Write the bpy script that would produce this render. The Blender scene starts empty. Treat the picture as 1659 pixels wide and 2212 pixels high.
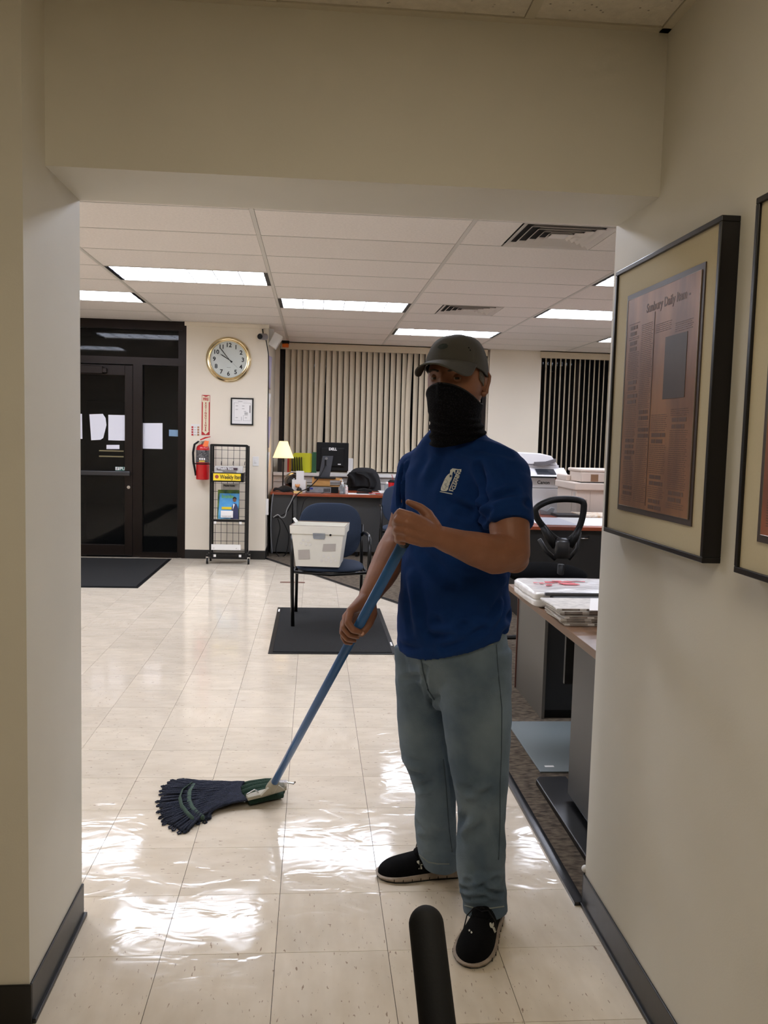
import bpy, bmesh, math, random
import numpy as np
from mathutils import Vector, Matrix, noise
from mathutils.bvhtree import BVHTree
random.seed(7); np.random.seed(7)
S = bpy.context.scene
COL = S.collection
PI = math.pi

# ------------------------------------------------------------------ camera
FPX, YAW, PITCH, ROLL, CAMH = 1872.0, .0819, .0852, .0266, 1.395
def _axes():
    f = Vector((math.sin(YAW)*math.cos(PITCH), math.cos(YAW)*math.cos(PITCH), -math.sin(PITCH)))
    r = Vector((math.cos(YAW), -math.sin(YAW), 0)); u = r.cross(f)
    c, s = math.cos(ROLL), math.sin(ROLL)
    return r*c+u*s, u*c-r*s, f
RX, UX, FX = _axes()
cam_data = bpy.data.cameras.new('camera'); cam = bpy.data.objects.new('camera', cam_data); COL.objects.link(cam)
m = Matrix((RX, UX, -FX)).transposed().to_4x4(); m.translation = Vector((0, 0, CAMH)); cam.matrix_world = m
cam_data.sensor_fit = 'VERTICAL'; cam_data.sensor_height = 24.0; cam_data.lens = 24.0*FPX/2212.0
cam_data.clip_start = .02; cam_data.clip_end = 60
S.camera = cam
def at(u, v, ax, val):
    """measured image position + known plane (axis, value) -> world point"""
    d = RX*((u-829.5)/FPX) - UX*((v-1106.0)/FPX) + FX
    o = Vector((0, 0, CAMH)); t = (val-o[ax])/d[ax]
    return o+d*t

# ------------------------------------------------------------------ world, exposure
w = bpy.data.worlds.new('night'); S.world = w; w.use_nodes = True
w.node_tree.nodes['Background'].inputs[0].default_value = (.006, .007, .010, 1)
w.node_tree.nodes['Background'].inputs[1].default_value = 1.0
S.view_settings.view_transform = 'Standard'; S.view_settings.look = 'None'
S.view_settings.exposure = 0.0; S.view_settings.gamma = 1.0; S.view_settings.use_curve_mapping = False
S.cycles.use_denoising = True
S.cycles.max_bounces = 8; S.cycles.diffuse_bounces = 5; S.cycles.glossy_bounces = 4
S.cycles.sample_clamp_indirect = 6.0
LENS_E = 17.0        # ceiling troffers
HALL_FILL_E = 8.2        # added out-of-view corridor lamp, brightens the hallway

# ------------------------------------------------------------------ materials
def lin(c):
    return tuple((x/255/12.92) if x/255 <= .04045 else ((x/255+.055)/1.055)**2.4 for x in c)
def mat(name, rgb, rough=.6, metal=0, spec=.5, var=0, scale=20, bump=0, bscale=80, coat=0, stretch=None,
        rgb2=None, emit=0, alpha=1, trans=0, sheen=0, rvar=0, detail=4, obj_rand=0):
    M = bpy.data.materials.new(name); M.use_nodes = True
    nt = M.node_tree; N = nt.nodes; L = nt.links; b = N['Principled BSDF']
    c = lin(rgb); b.inputs['Base Color'].default_value = (*c, 1)
    b.inputs['Roughness'].default_value = rough; b.inputs['Metallic'].default_value = metal
    b.inputs['Specular IOR Level'].default_value = spec
    if coat: b.inputs['Coat Weight'].default_value = coat; b.inputs['Coat Roughness'].default_value = .08
    if sheen: b.inputs['Sheen Weight'].default_value = sheen
    if emit: b.inputs['Emission Color'].default_value = (*c, 1); b.inputs['Emission Strength'].default_value = emit
    if alpha < 1: b.inputs['Alpha'].default_value = alpha
    if trans: b.inputs['Transmission Weight'].default_value = trans
    tc = N.new('ShaderNodeTexCoord'); mp = N.new('ShaderNodeMapping'); L.new(tc.outputs['Object'], mp.inputs[0])
    if stretch: mp.inputs['Scale'].default_value = stretch
    last = None
    if var or rgb2 or rvar:
        n = N.new('ShaderNodeTexNoise'); n.inputs['Scale'].default_value = scale; n.inputs['Detail'].default_value = detail
        L.new(mp.outputs[0], n.inputs['Vector'])
        if var or rgb2:
            r = N.new('ShaderNodeValToRGB'); L.new(n.outputs['Fac'], r.inputs[0])
            e = r.color_ramp.elements; e[0].position = .35; e[1].position = .65
            e[0].color = (*[x*(1-var) for x in c], 1)
            e[1].color = (*(lin(rgb2) if rgb2 else [min(1, x*(1+var)) for x in c]), 1)
            L.new(r.outputs[0], b.inputs['Base Color']); last = r.outputs[0]
        if rvar:
            mr = N.new('ShaderNodeMapRange'); L.new(n.outputs['Fac'], mr.inputs[0])
            mr.inputs['To Min'].default_value = max(.02, rough-rvar); mr.inputs['To Max'].default_value = rough+rvar
            L.new(mr.outputs[0], b.inputs['Roughness'])
    if obj_rand:
        oi = N.new('ShaderNodeObjectInfo'); hs = N.new('ShaderNodeHueSaturation')
        mr = N.new('ShaderNodeMapRange'); L.new(oi.outputs['Random'], mr.inputs[0])
        mr.inputs['To Min'].default_value = 1-obj_rand; mr.inputs['To Max'].default_value = 1+obj_rand
        L.new(mr.outputs[0], hs.inputs['Value'])
        if last: L.new(last, hs.inputs['Color'])
        else: hs.inputs['Color'].default_value = (*c, 1)
        L.new(hs.outputs[0], b.inputs['Base Color'])
    if bump:
        n2 = N.new('ShaderNodeTexNoise'); n2.inputs['Scale'].default_value = bscale; n2.inputs['Detail'].default_value = 3
        L.new(mp.outputs[0], n2.inputs['Vector'])
        bp = N.new('ShaderNodeBump'); bp.inputs['Strength'].default_value = bump; bp.inputs['Distance'].default_value = .01
        L.new(n2.outputs['Fac'], bp.inputs['Height']); L.new(bp.outputs[0], b.inputs['Normal'])
    return M

def fleck_tile(name, alongy):
    """polished vinyl composition tile: cream ground, thin brown flecks, wavy wax"""
    M = mat(name, (226, 214, 195), rough=.13, spec=.42, var=.05, scale=5)
    nt = M.node_tree; N = nt.nodes; L = nt.links; b = N['Principled BSDF']
    ramp = b.inputs['Base Color'].links[0].from_node
    tc = N.new('ShaderNodeNewGeometry')
    mp = N.new('ShaderNodeMapping'); mp.inputs['Scale'].default_value = (80, 24, 1) if alongy else (24, 80, 1)
    L.new(tc.outputs['Position'], mp.inputs[0])
    n = N.new('ShaderNodeTexNoise'); n.inputs['Scale'].default_value = 1.5; n.inputs['Detail'].default_value = 3; n.inputs['Distortion'].default_value = .4
    L.new(mp.outputs[0], n.inputs['Vector'])
    r = N.new('ShaderNodeValToRGB'); L.new(n.outputs['Fac'], r.inputs[0])
    r.color_ramp.elements[0].position = .66; r.color_ramp.elements[0].color = (0, 0, 0, 1)
    r.color_ramp.elements[1].position = .71; r.color_ramp.elements[1].color = (.75, .75, .75, 1)
    mx = N.new('ShaderNodeMix'); mx.data_type = 'RGBA'
    L.new(r.outputs[0], mx.inputs[0]); L.new(ramp.outputs[0], mx.inputs[6]); mx.inputs[7].default_value = (*lin((140, 112, 92)), 1)
    # soft lengthwise marbling
    n3 = N.new('ShaderNodeTexNoise'); n3.inputs['Scale'].default_value = .3; n3.inputs['Detail'].default_value = 2; L.new(mp.outputs[0], n3.inputs['Vector'])
    mx2 = N.new('ShaderNodeMix'); mx2.data_type = 'RGBA'; mx2.blend_type = 'MULTIPLY'
    mr = N.new('ShaderNodeMapRange'); L.new(n3.outputs['Fac'], mr.inputs[0]); mr.inputs['From Min'].default_value = .35; mr.inputs['From Max'].default_value = .7
    mr.inputs['To Min'].default_value = 0; mr.inputs['To Max'].default_value = .5
    L.new(mr.outputs[0], mx2.inputs[0]); L.new(mx.outputs[2], mx2.inputs[6]); mx2.inputs[7].default_value = (.86, .83, .78, 1)
    oi = N.new('ShaderNodeObjectInfo'); hs = N.new('ShaderNodeHueSaturation'); mr2 = N.new('ShaderNodeMapRange')
    L.new(oi.outputs['Random'], mr2.inputs[0]); mr2.inputs['To Min'].default_value = .95; mr2.inputs['To Max'].default_value = 1.04
    L.new(mr2.outputs[0], hs.inputs['Value']); L.new(mx2.outputs[2], hs.inputs['Color']); L.new(hs.outputs[0], b.inputs['Base Color'])
    # wavy wax bump in world space
    mp2 = N.new('ShaderNodeMapping'); mp2.inputs['Scale'].default_value = (1, 1.6, 1); L.new(tc.outputs['Position'], mp2.inputs[0])
    nb = N.new('ShaderNodeTexNoise'); nb.inputs['Scale'].default_value = 6.5; nb.inputs['Detail'].default_value = 2.5; nb.inputs['Distortion'].default_value = .8
    L.new(mp2.outputs[0], nb.inputs['Vector'])
    bp = N.new('ShaderNodeBump'); bp.inputs['Strength'].default_value = .16; bp.inputs['Distance'].default_value = .01
    L.new(nb.outputs['Fac'], bp.inputs['Height']); L.new(bp.outputs[0], b.inputs['Normal'])
    mr3 = N.new('ShaderNodeMapRange'); L.new(nb.outputs['Fac'], mr3.inputs[0]); mr3.inputs['From Min'].default_value = .3; mr3.inputs['From Max'].default_value = .7
    mr3.inputs['To Min'].default_value = .04; mr3.inputs['To Max'].default_value = .13; L.new(mr3.outputs[0], b.inputs['Roughness'])
    return M

def voro_dots(M, scale, rgb, lo=.0, hi=.25, bump=0, target='Base Color'):
    nt = M.node_tree; N = nt.nodes; L = nt.links; b = N['Principled BSDF']
    tc = N.new('ShaderNodeTexCoord'); v = N.new('ShaderNodeTexVoronoi'); v.inputs['Scale'].default_value = scale
    L.new(tc.outputs['Object'], v.inputs['Vector'])
    r = N.new('ShaderNodeValToRGB'); L.new(v.outputs['Distance'], r.inputs[0])
    r.color_ramp.elements[0].position = lo; r.color_ramp.elements[0].color = (1, 1, 1, 1)
    r.color_ramp.elements[1].position = hi; r.color_ramp.elements[1].color = (0, 0, 0, 1)
    mx = N.new('ShaderNodeMix'); mx.data_type = 'RGBA'; L.new(r.outputs[0], mx.inputs[0])
    i = b.inputs['Base Color']
    if i.links: L.new(i.links[0].from_socket, mx.inputs[6])
    else: mx.inputs[6].default_value = i.default_value
    mx.inputs[7].default_value = (*lin(rgb), 1); L.new(mx.outputs[2], i)
    if bump:
        bp = N.new('ShaderNodeBump'); bp.inputs['Strength'].default_value = bump; bp.inputs['Distance'].default_value = .003; bp.invert = True
        L.new(r.outputs[0], bp.inputs['Height']); L.new(bp.outputs[0], b.inputs['Normal'])
    return M

WALL = mat('warm_white_wall_paint', (216, 211, 197), rough=.55, var=.02, scale=3, bump=.03, bscale=220)
WALLF = mat('office_wall_paint', (232, 222, 204), rough=.55, var=.015, scale=2, bump=.03, bscale=200)
BASE = mat('black_vinyl_base', (20, 20, 20), rough=.35, bump=.02, bscale=30)
CTILE = mat('white_ceiling_tile', (234, 226, 218), rough=.85, var=.04, scale=60, bump=.25, bscale=150, obj_rand=.012)
CTILE2 = voro_dots(mat('pinhole_ceiling_tile', (214, 206, 190), rough=.9, var=.05, scale=40, bump=.3, bscale=120), 42, (92, 82, 66), .02, .16)
TEE = mat('ceiling_tee_metal', (208, 202, 192), rough=.4)
DARKJ = mat('dark_joint', (70, 62, 52), rough=.9)
FT = (fleck_tile('vinyl_tile_crosswise', False), fleck_tile('vinyl_tile_lengthwise', True))
BRONZE = mat('dark_bronze_aluminium', (31, 23, 19), rough=.35, metal=.6)
GLASS = mat('night_glass', (10, 11, 11), rough=.03, spec=.3, alpha=.72)
BLACK = mat('black_plastic', (13, 13, 14), rough=.45, spec=.25)
BLACKM = mat('black_coated_metal', (14, 14, 15), rough=.3, metal=.3)
CHROME = mat('chrome', (200, 200, 200), rough=.15, metal=1)
PAPER = mat('white_paper', (236, 234, 232), rough=.7)
PAPER2 = mat('grey_newsprint', (196, 192, 186), rough=.8, var=.06, scale=30)
INK = mat('black_ink', (20, 20, 22), rough=.6)
GREYINK = mat('grey_print', (120, 118, 116), rough=.7)
DARKGREY = mat('charcoal_laminate', (62, 62, 62), rough=.45, var=.03, scale=4)
CHERRY = mat('cherry_laminate', (142, 66, 36), rough=.3, var=.12, scale=6, stretch=(1, 8, 8))
WALNUT = mat('walnut_laminate', (112, 84, 62), rough=.35, var=.15, scale=5, stretch=(6, 1, 6))
MATBLK = mat('black_ribbed_mat', (17, 18, 19), rough=.95, var=.3, scale=220, bump=.6, bscale=260)
WHITEP = mat('white_plastic', (228, 226, 222), rough=.4)
BEIGEP = mat('beige_plastic', (205, 192, 178), rough=.5)
BLIND = mat('beige_blind_fabric', (208, 194, 168), rough=.8, var=.03, scale=90, bump=.1, bscale=400)
CARPET = mat('brown_patterned_carpet', (66, 56, 46), rgb2=(122, 108, 90), rough=1, scale=26, detail=6, bump=.8, bscale=300, stretch=(1, 2.2, 1))
LENS = mat('troffer_lens', (233, 238, 253), rough=.5, emit=LENS_E)

# ------------------------------------------------------------------ mesh helpers
class MB:
    def __init__(s): s.v = []; s.f = []
    def add(s, vs, fs):
        vs = [tuple(x) for x in vs]; fs = [tuple(q) for q in fs]; s.p = getattr(s, 'p', []); s.p.append((vs, fs))
        k = len(s.v); s.v += [tuple(x) for x in vs]; s.f += [tuple(i+k for i in q) for q in fs]; return s
    def bb(s, x0, x1, y0, y1, z0, z1, M=None):
        vs = [Vector((x, y, z)) for z in (z0, z1) for y in (y0, y1) for x in (x0, x1)]
        if M: vs = [M @ q for q in vs]
        return s.add(vs, [(0, 2, 3, 1), (4, 5, 7, 6), (0, 1, 5, 4), (2, 6, 7, 3), (0, 4, 6, 2), (1, 3, 7, 5)])
    def box(s, c, d, rz=0, M=None):
        Q = Matrix.Translation(c) @ Matrix.Rotation(rz, 4, 'Z')
        if M: Q = Matrix.Translation(c) @ M
        return s.bb(-d[0]/2, d[0]/2, -d[1]/2, d[1]/2, -d[2]/2, d[2]/2, Q)
    def tube(s, pts, r, n=10, caps=True, closed=False, flat=1.0):
        pts = [Vector(p) for p in pts]; k = len(pts)
        rs = r if isinstance(r, (list, tuple)) else [r]*k
        vs = []; up = None
        for i, p in enumerate(pts):
            if closed: t = pts[(i+1) % k]-pts[i-1]
            else: t = pts[min(i+1, k-1)]-pts[max(i-1, 0)]
            t.normalize()
            if up is None:
                up = Vector((0, 0, 1)) if abs(t.z) < .9 else Vector((0, 1, 0))
            a = t.cross(up); a = a.normalized() if a.length > 1e-6 else Vector((1, 0, 0)); b = a.cross(t).normalized(); up = b
            for j in range(n):
                an = 2*PI*j/n; vs.append(p+a*math.cos(an)*rs[i]+b*math.sin(an)*rs[i]*flat)
        fs = []
        for i in range(k if closed else k-1):
            for j in range(n):
                i2 = (i+1) % k
                fs.append((i*n+j, i*n+(j+1) % n, i2*n+(j+1) % n, i2*n+j))
        if caps and not closed: fs += [tuple(range(n-1, -1, -1)), tuple(range((k-1)*n, k*n))]
        return s.add(vs, fs)
    def cyl(s, a, b, r, n=16, r2=None): return s.tube([a, b], [r, r if r2 is None else r2], n)
    def cap(s, a, b, r1, r2=None, n=14, m=5):
        """capsule / tapered limb segment with round ends"""
        a = Vector(a); b = Vector(b); r2 = r1 if r2 is None else r2; t = (b-a).normalized()
        P = []; R = []
        for i in range(m): an = PI/2*i/m; P.append(a-t*r1*math.cos(an)); R.append(max(1e-4, r1*math.sin(an)))
        P.append(a); R.append(r1); P.append(b); R.append(r2)
        for i in range(m-1, -1, -1): an = PI/2*i/m; P.append(b+t*r2*math.cos(an)); R.append(max(1e-4, r2*math.sin(an)))
        return s.tube(P, R, n)
    def chain(s, pts, rs, n=14):
        for i in range(len(pts)-1): s.cap(pts[i], pts[i+1], rs[i], rs[i+1], n)
        return s
    def lathe(s, prof, c=(0, 0, 0), n=24, M=None):
        vs = []
        for (r, z) in prof:
            for j in range(n): vs.append(Vector((r*math.cos(2*PI*j/n), r*math.sin(2*PI*j/n), z)))
        if M: vs = [M @ q for q in vs]
        vs = [q+Vector(c) for q in vs]; k = len(prof)
        fs = [(i*n+j, i*n+(j+1) % n, (i+1)*n+(j+1) % n, (i+1)*n+j) for i in range(k-1) for j in range(n)]
        fs += [tuple(range(n-1, -1, -1)), tuple(range((k-1)*n, k*n))]
        return s.add(vs, fs)
    def sph(s, c, r, n=16, m=10, sc=(1, 1, 1), M=None):
        vs = []
        for i in range(m+1):
            a = PI*i/m
            for j in range(n):
                q = Vector((math.sin(a)*math.cos(2*PI*j/n)*sc[0], math.sin(a)*math.sin(2*PI*j/n)*sc[1], math.cos(a)*sc[2]))*r
                vs.append((M @ q if M else q)+Vector(c))
        return s.add(vs, [(i*n+j, (i+1)*n+j, (i+1)*n+(j+1) % n, i*n+(j+1) % n) for i in range(m) for j in range(n)])
    def rings(s, R, caps=True):
        n = len(R[0]); vs = [q for r in R for q in r]
        fs = [(i*n+j, i*n+(j+1) % n, (i+1)*n+(j+1) % n, (i+1)*n+j) for i in range(len(R)-1) for j in range(n)]
        if caps: fs += [tuple(range(n-1, -1, -1)), tuple(range((len(R)-1)*n, len(R)*n))]
        return s.add(vs, fs)
    def grid(s, fn, nu, nv, closeu=False):
        vs = [fn(i/(nu if closeu else nu-1), j/(nv-1)) for j in range(nv) for i in range(nu)]
        fs = []
        for j in range(nv-1):
            for i in range(nu if closeu else nu-1):
                i2 = (i+1) % nu; fs.append((j*nu+i, j*nu+i2, (j+1)*nu+i2, (j+1)*nu+i))
        return s.add(vs, fs)
    def poly(s, pts, d):
        """prism: polygon pts extruded by vector d"""
        pts = [Vector(p) for p in pts]; n = len(pts); d = Vector(d)
        return s.add(pts+[p+d for p in pts], [tuple(range(n-1, -1, -1)), tuple(range(n, 2*n))]+[(i, (i+1) % n, n+(i+1) % n, n+i) for i in range(n)])
    def each(s, name, M, parent=None, **kw):
        """one object per added primitive"""
        out = []
        for vs, fs in s.p:
            g = MB(); g.add(vs, fs); out.append(g.build(name, M, parent, **kw))
        return out[-1]
    def build(s, name, M, parent=None, smooth=False, bevel=0, label=None, solid=0, sub=0):
        me = bpy.data.meshes.new(name); me.from_pydata(s.v, [], s.f)
        bm = bmesh.new(); bm.from_mesh(me); bmesh.ops.recalc_face_normals(bm, faces=bm.faces); bm.to_mesh(me); bm.free()
        return link(name, me, M, parent, smooth, bevel, label, solid, sub)
def link(name, me, M, parent=None, smooth=False, bevel=0, label=None, solid=0, sub=0):
    o = bpy.data.objects.new(name, me); COL.objects.link(o)
    if M: me.materials.append(M)
    if smooth:
        me.shade_smooth()
        if smooth != 2: me.set_sharp_from_angle(angle=math.radians(40))
    if solid: q = o.modifiers.new('solid', 'SOLIDIFY'); q.thickness = solid; q.offset = 0
    if bevel:
        q = o.modifiers.new('bevel', 'BEVEL'); q.width = bevel; q.segments = 2; q.limit_method = 'ANGLE'
    if sub: q = o.modifiers.new('sub', 'SUBSURF'); q.levels = sub; q.render_levels = sub
    if parent: o.parent = parent; o.matrix_parent_inverse = parent.matrix_world.inverted()
    if label: o['label'] = label
    return o
def thing(name, loc, label, cat, group=None):
    o = bpy.data.objects.new(name, None); COL.objects.link(o); o.matrix_world = Matrix.Translation(loc); o.location = loc
    o.empty_display_size = .05
    return tag(o, label, cat, group)
def tag(o, label, cat, group=None):
    o['label'] = label; o['category'] = cat
    if group: o['group'] = group
    return o
def struct(o): o['kind'] = 'structure'; return o
def stuff(o): o['kind'] = 'stuff'; return o
def dup(root, d, label=None):
    T = Matrix.Translation(d); r = root.copy(); COL.objects.link(r); r.matrix_world = T @ root.matrix_world
    if label: r['label'] = label
    def rec(a, b):
        for ch in list(a.children):
            c = ch.copy(); COL.objects.link(c); c.parent = b; rec(ch, c)
    rec(root, r); return r
def text(body, size, M, parent, origin, xdir, ydir, name='lettering', align='LEFT', ext=.0006, bold=0, squeeze=1.0, shear=0, label=None):
    cu = bpy.data.curves.new('t', 'FONT'); cu.body = body; cu.size = size; cu.align_x = align; cu.align_y = 'CENTER'
    cu.extrude = ext; cu.offset = bold; cu.resolution_u = 3; cu.shear = shear
    to = bpy.data.objects.new('t', cu); me = bpy.data.meshes.new_from_object(to)
    xd = Vector(xdir).normalized(); yd = Vector(ydir).normalized(); zd = xd.cross(yd)
    Q = Matrix((xd*squeeze, yd, zd)).transposed().to_4x4(); Q.translation = Vector(origin); me.transform(Q)
    bpy.data.objects.remove(to); bpy.data.curves.remove(cu)
    me.materials.clear()
    return link(name, me, M, parent, label=label)
X_ = Vector((1, 0, 0)); Y_ = Vector((0, 1, 0)); Z_ = Vector((0, 0, 1))
# ================================================================== ROOM
RW = .84            # corridor right wall face
LW = -.64           # end face of the left wall stub
HC, HN = 2.6, 2.40  # office / corridor ceilings
def solid_wall(name, x0, x1, y0, y1, z0, z1, M=WALL):
    return struct(MB().bb(x0, x1, y0, y1, z0, z1).build(name, M))
solid_wall('wall_left', -2.6, LW, 1.985, 2.445, 0, HC+.05)
solid_wall('wall_right', RW, RW+.12, -2.6, 2.455, 0, HC+.05)
wh = MB().bb(LW, RW, 2.145, 2.445, 2.008, HC+.05)
struct(wh.build('trim_1', WALL))['label'] = 'deep painted header beam over the opening'
solid_wall('wall_corridor_left', -2.72, -2.6, -2.6, 2.2, 0, HC)
solid_wall('wall_corridor_back', -2.72, RW+.12, -2.72, -2.6, 0, HC)
solid_wall('wall_front_right', RW+.12, 5.4, 2.335, 2.455, 0, HC+.05, WALLF)
solid_wall('wall_front_left', -4.6, -2.6, 2.325, 2.445, 0, HC+.05, WALLF)
solid_wall('wall_office_right', 5.3, 5.42, 2.4, 11.7, 0, HC+.05, WALLF)
solid_wall('wall_office_left', -4.6, -4.48, 2.4, 9.8, 0, HC+.05, WALLF)
CWL, CWR, CWY, BWY = -1.413, -.53, 9.72, 11.5
solid_wall('wall_clock', CWL, CWR, CWY, 11.7, 0, HC, WALLF)
struct(MB().bb(CWL-.02, CWR+.012, CWY-.015, CWY-.001, 2.555, HC-.001).build('trim_2', WALLF, bevel=.004))
# back wall with two window openings
bw = MB()
WZ0, WZ1 = .93, 2.56
bw.bb(CWR, 5.3, BWY+.02, BWY+.16, 0, WZ0); bw.bb(CWR, 5.3, BWY+.02, BWY+.16, WZ1, HC)
for a, b in ((CWR, -.47), (2.28, 2.99), (4.55, 5.3)): bw.bb(a, b, BWY+.02, BWY+.16, WZ0, WZ1)
struct(bw.build('wall_back', WALLF))
struct(MB().bb(2.29, 2.985, BWY-.06, BWY+.02, 0, HC-.001).build('wall_pilaster', WALLF))
# baseboards
struct(MB().bb(RW-.006, RW, -2.6, 2.455, 0, .1).bb(RW-.012, RW, -2.6, 2.455, 0, .012).bb(RW-.006, RW+.12, 2.455, 2.461, 0, .1).build('baseboard_right', BASE, bevel=.002))
struct(MB().bb(-2.6, LW+.006, 1.979, 1.985, 0, .1).bb(LW, LW+.006, 1.985, 2.445, 0, .1).bb(LW, LW+.014, 1.985, 2.45, 0, .012).build('baseboard_left', BASE, bevel=.002))
struct(MB().bb(CWL, CWR+.006, CWY-.006, CWY, 0, .1).bb(CWR, CWR+.006, CWY, BWY, 0, .1).build('baseboard_clock', BASE, bevel=.002))
struct(MB().bb(-2.6, -2.594, -2.6, 1.98, 0, .1).build('baseboard_corridor', BASE))
# door stop bead at the end of the right wall
struct(MB().sph((RW+.002, 2.464, .112), .011, sc=(1, 1, 1)).build('trim_3', WHITEP, smooth=True))['label'] = 'small white bump on wall end above the black base'

# ---- floor: slab, then single vinyl tiles
floor = struct(MB().bb(-4.6, 5.42, -2.7, 11.7, -.06, -.003).build('floor', DARKJ))
TS, TX0, TY0 = .3048, -.382, 2.248
EDGE = [(-.52, 9.79), (.83, 7.02), (.828, 2.455)]
def on_carpet(x, y):
    if x > .83: return y > 2.45
    if y > 7.02: return x > -.52+(9.79-y)*(1.35/2.77)
    return False
tm = [None, None]
for k in (0, 1):
    me = MB().bb(0, TS-.0016, 0, TS-.0016, -.003, 0).build('floor_tile', FT[k]); tm[k] = me.data; bpy.data.objects.remove(me)
rest = MB(); cnt = 0
for j in range(-16, 26):
    for i in range(-8, 4):
        x = TX0+i*TS; y = TY0+j*TS
        if all(on_carpet(a, b) for a in (x, x+TS) for b in (y, y+TS)): continue
        if y+TS > CWY and x+TS > CWL-.6: 
            if y > CWY-.02: continue
        vis = y+TS > 1.85 and x+TS > -.275*(y+TS)-.05 and not (y < 2.0 and x < -.9)
        k = 1 if (j < 1 or (i*7+j*3) % 11 == 0) else 0
        if vis and cnt < 295:
            cnt += 1
            o = bpy.data.objects.new('floor_tile', tm[k]); COL.objects.link(o); o.location = (x, y, (i*13+j*7) % 5*.00002); o.parent = floor
        elif x > -2.62 and y < CWY: rest.bb(x, x+TS-.0016, y, y+TS-.0016, -.003, 0)
stuff(rest.build('floor_tiles_out_of_view', FT[0], floor)); floor.children[-1].name = 'plain_tiling'
far = MB().bb(-4.6, TX0-8*TS-.0016, -2.7, 9.8, -.003, 0).bb(TX0+4*TS, 5.4, -2.7, 2.4, -.003, 0).build('tiling_beyond', FT[0], floor)
stuff(far)
# carpet + black edging
cp = MB().poly([(-.52, 9.79, -.003), (.83, 7.02, -.003), (.83, 2.455, -.003), (5.3, 2.455, -.003), (5.3, 11.5, -.003), (-.52, 11.5, -.003)], (0, 0, .009))
struct(cp.build('floor_carpet', CARPET))['label'] = 'brown mottled carpet on the office side'
EM = mat('black_rubber_edging', (24, 25, 28), rough=.25)
def strip(a, b, w=.042, h=.012):
    a = Vector((*a, 0)); b = Vector((*b, 0)); d = (b-a).normalized(); n = Vector((-d.y, d.x, 0))
    prof = [(-w*.6, 0), (-w*.35, h*.8), (0, h), (w*.4, h*.9), (w*.4, 0)]
    R = [[p+n*q*-1+Z_*z for q, z in prof] for p in (a, b)]
    return R
e = MB()
e.rings(strip(EDGE[0], EDGE[1])); e.rings(strip(EDGE[1], EDGE[2]))
e.v = e.v
struct(e.build('trim_4', EM, smooth=True))['label'] = 'black rubber carpet edging strip'

# ---- office ceiling: tees + single tiles, troffers and vents in their cells
ceil = struct(MB().bb(-4.6, 5.42, 2.445, 11.7, HC+.03, HC+.1).build('ceiling', DARKJ))
GX, GY, CW, CH = -.362, 2.43, 1.2192, .6
LIGHTS = {(0, 7): 1, (-1, 9): 1, (1, 9): 1, (2, 12): 1, (3, 6): 1, (3, 9): 1, (-1, 2): 1, (1, 2): 1, (3, 2): 1, (-2, 6): 1, (4, 12): 1}
VENTS = {(2, 4), (2, 9)}
ctm = None; grid = MB()
for i in range(-4, 6):
    x = GX+(i-1)*CW
    grid.bb(x-.012, x+.012, 2.445, BWY, HC-.002, HC+.02)
for j in range(0, 16):
    y = GY+j*CH
    if y > 2.5: grid.bb(-4.48, 5.3, y-.007, y+.007, HC-.0015, HC+.018)
stuff(grid.build('ceiling_grid', TEE, ceil))
base_t = MB().bb(.014, CW-.014, .009, CH-.009, HC, HC+.012).build('ceiling_tile', CTILE); ctm = base_t.data; bpy.data.objects.remove(base_t)
for i in range(-3, 6):
    for j in range(0, 16):
        x = GX+(i-1)*CW; y = GY+j*CH
        if (i, j) in LIGHTS or (i, j) in VENTS or y > 11.5: continue
        if x > 5.0 : continue
        o = bpy.data.objects.new('ceiling_tile', ctm); COL.objects.link(o); o.location = (x, y, 0); o.parent = ceil
struct_n = 0
GRID_L = mat('troffer_louver', (232, 238, 246), rough=.35, metal=0)
def troffer(i, j, label):
    x = GX+(i-1)*CW; y = GY+j*CH
    t = thing('ceiling_light', (x+CW/2, y+CH/2, HC), label, 'ceiling light', 'recessed fluorescent ceiling lights of the office')
    x0, x1, y0, y1 = x+.014, x+CW-.014, y+.01, y+CH-.01
    MB().bb(x0, x1, y0, y0+.012, HC-.001, HC+.02).bb(x0, x1, y1-.012, y1, HC-.001, HC+.02).each('frame', TEE, t)
    MB().bb(x0, x0+.03, y0+.012, y1-.012, HC-.001, HC+.02).bb(x1-.03, x1, y0+.012, y1-.012, HC-.001, HC+.02).each('end_slot', BLACK, t, label='dark air slot at the end of the light')
    MB().bb(x0+.03, x1-.03, y0+.012, y1-.012, HC+.012, HC+.016).build('lens', LENS, t)
    lv = MB()
    for k in range(1, 6): xx = x0+.03+(x1-x0-.06)*k/6; lv.bb(xx-.004, xx+.004, y0+.012, y1-.012, HC+.001, HC+.012)
    for k in (1, 2): yy = y0+(y1-y0)*k/3; lv.bb(x0+.03, x1-.03, yy-.003, yy+.003, HC+.001, HC+.012)
    lv.build('louver', GRID_L, t)
    return t
LL = {(0, 7): 'long ceiling light nearest the doorway header, above the clock wall side', (-1, 9): 'ceiling light cut off by the left door jamb', (1, 9): 'ceiling light straight above the desk with the monitor',
      (2, 12): 'small farthest ceiling light just above the man\'s cap', (3, 6): 'sliver of ceiling light touching the right opening edge, higher one', (3, 9): 'ceiling light at the right edge, lower one behind the vent'}
for (i, j) in LIGHTS: troffer(i, j, LL.get((i, j), 'recessed ceiling light out of sight over the office'))
VM = mat('vent_white', (212, 204, 196), rough=.5); VD = mat('vent_dark', (22, 20, 19), rough=.9)
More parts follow.
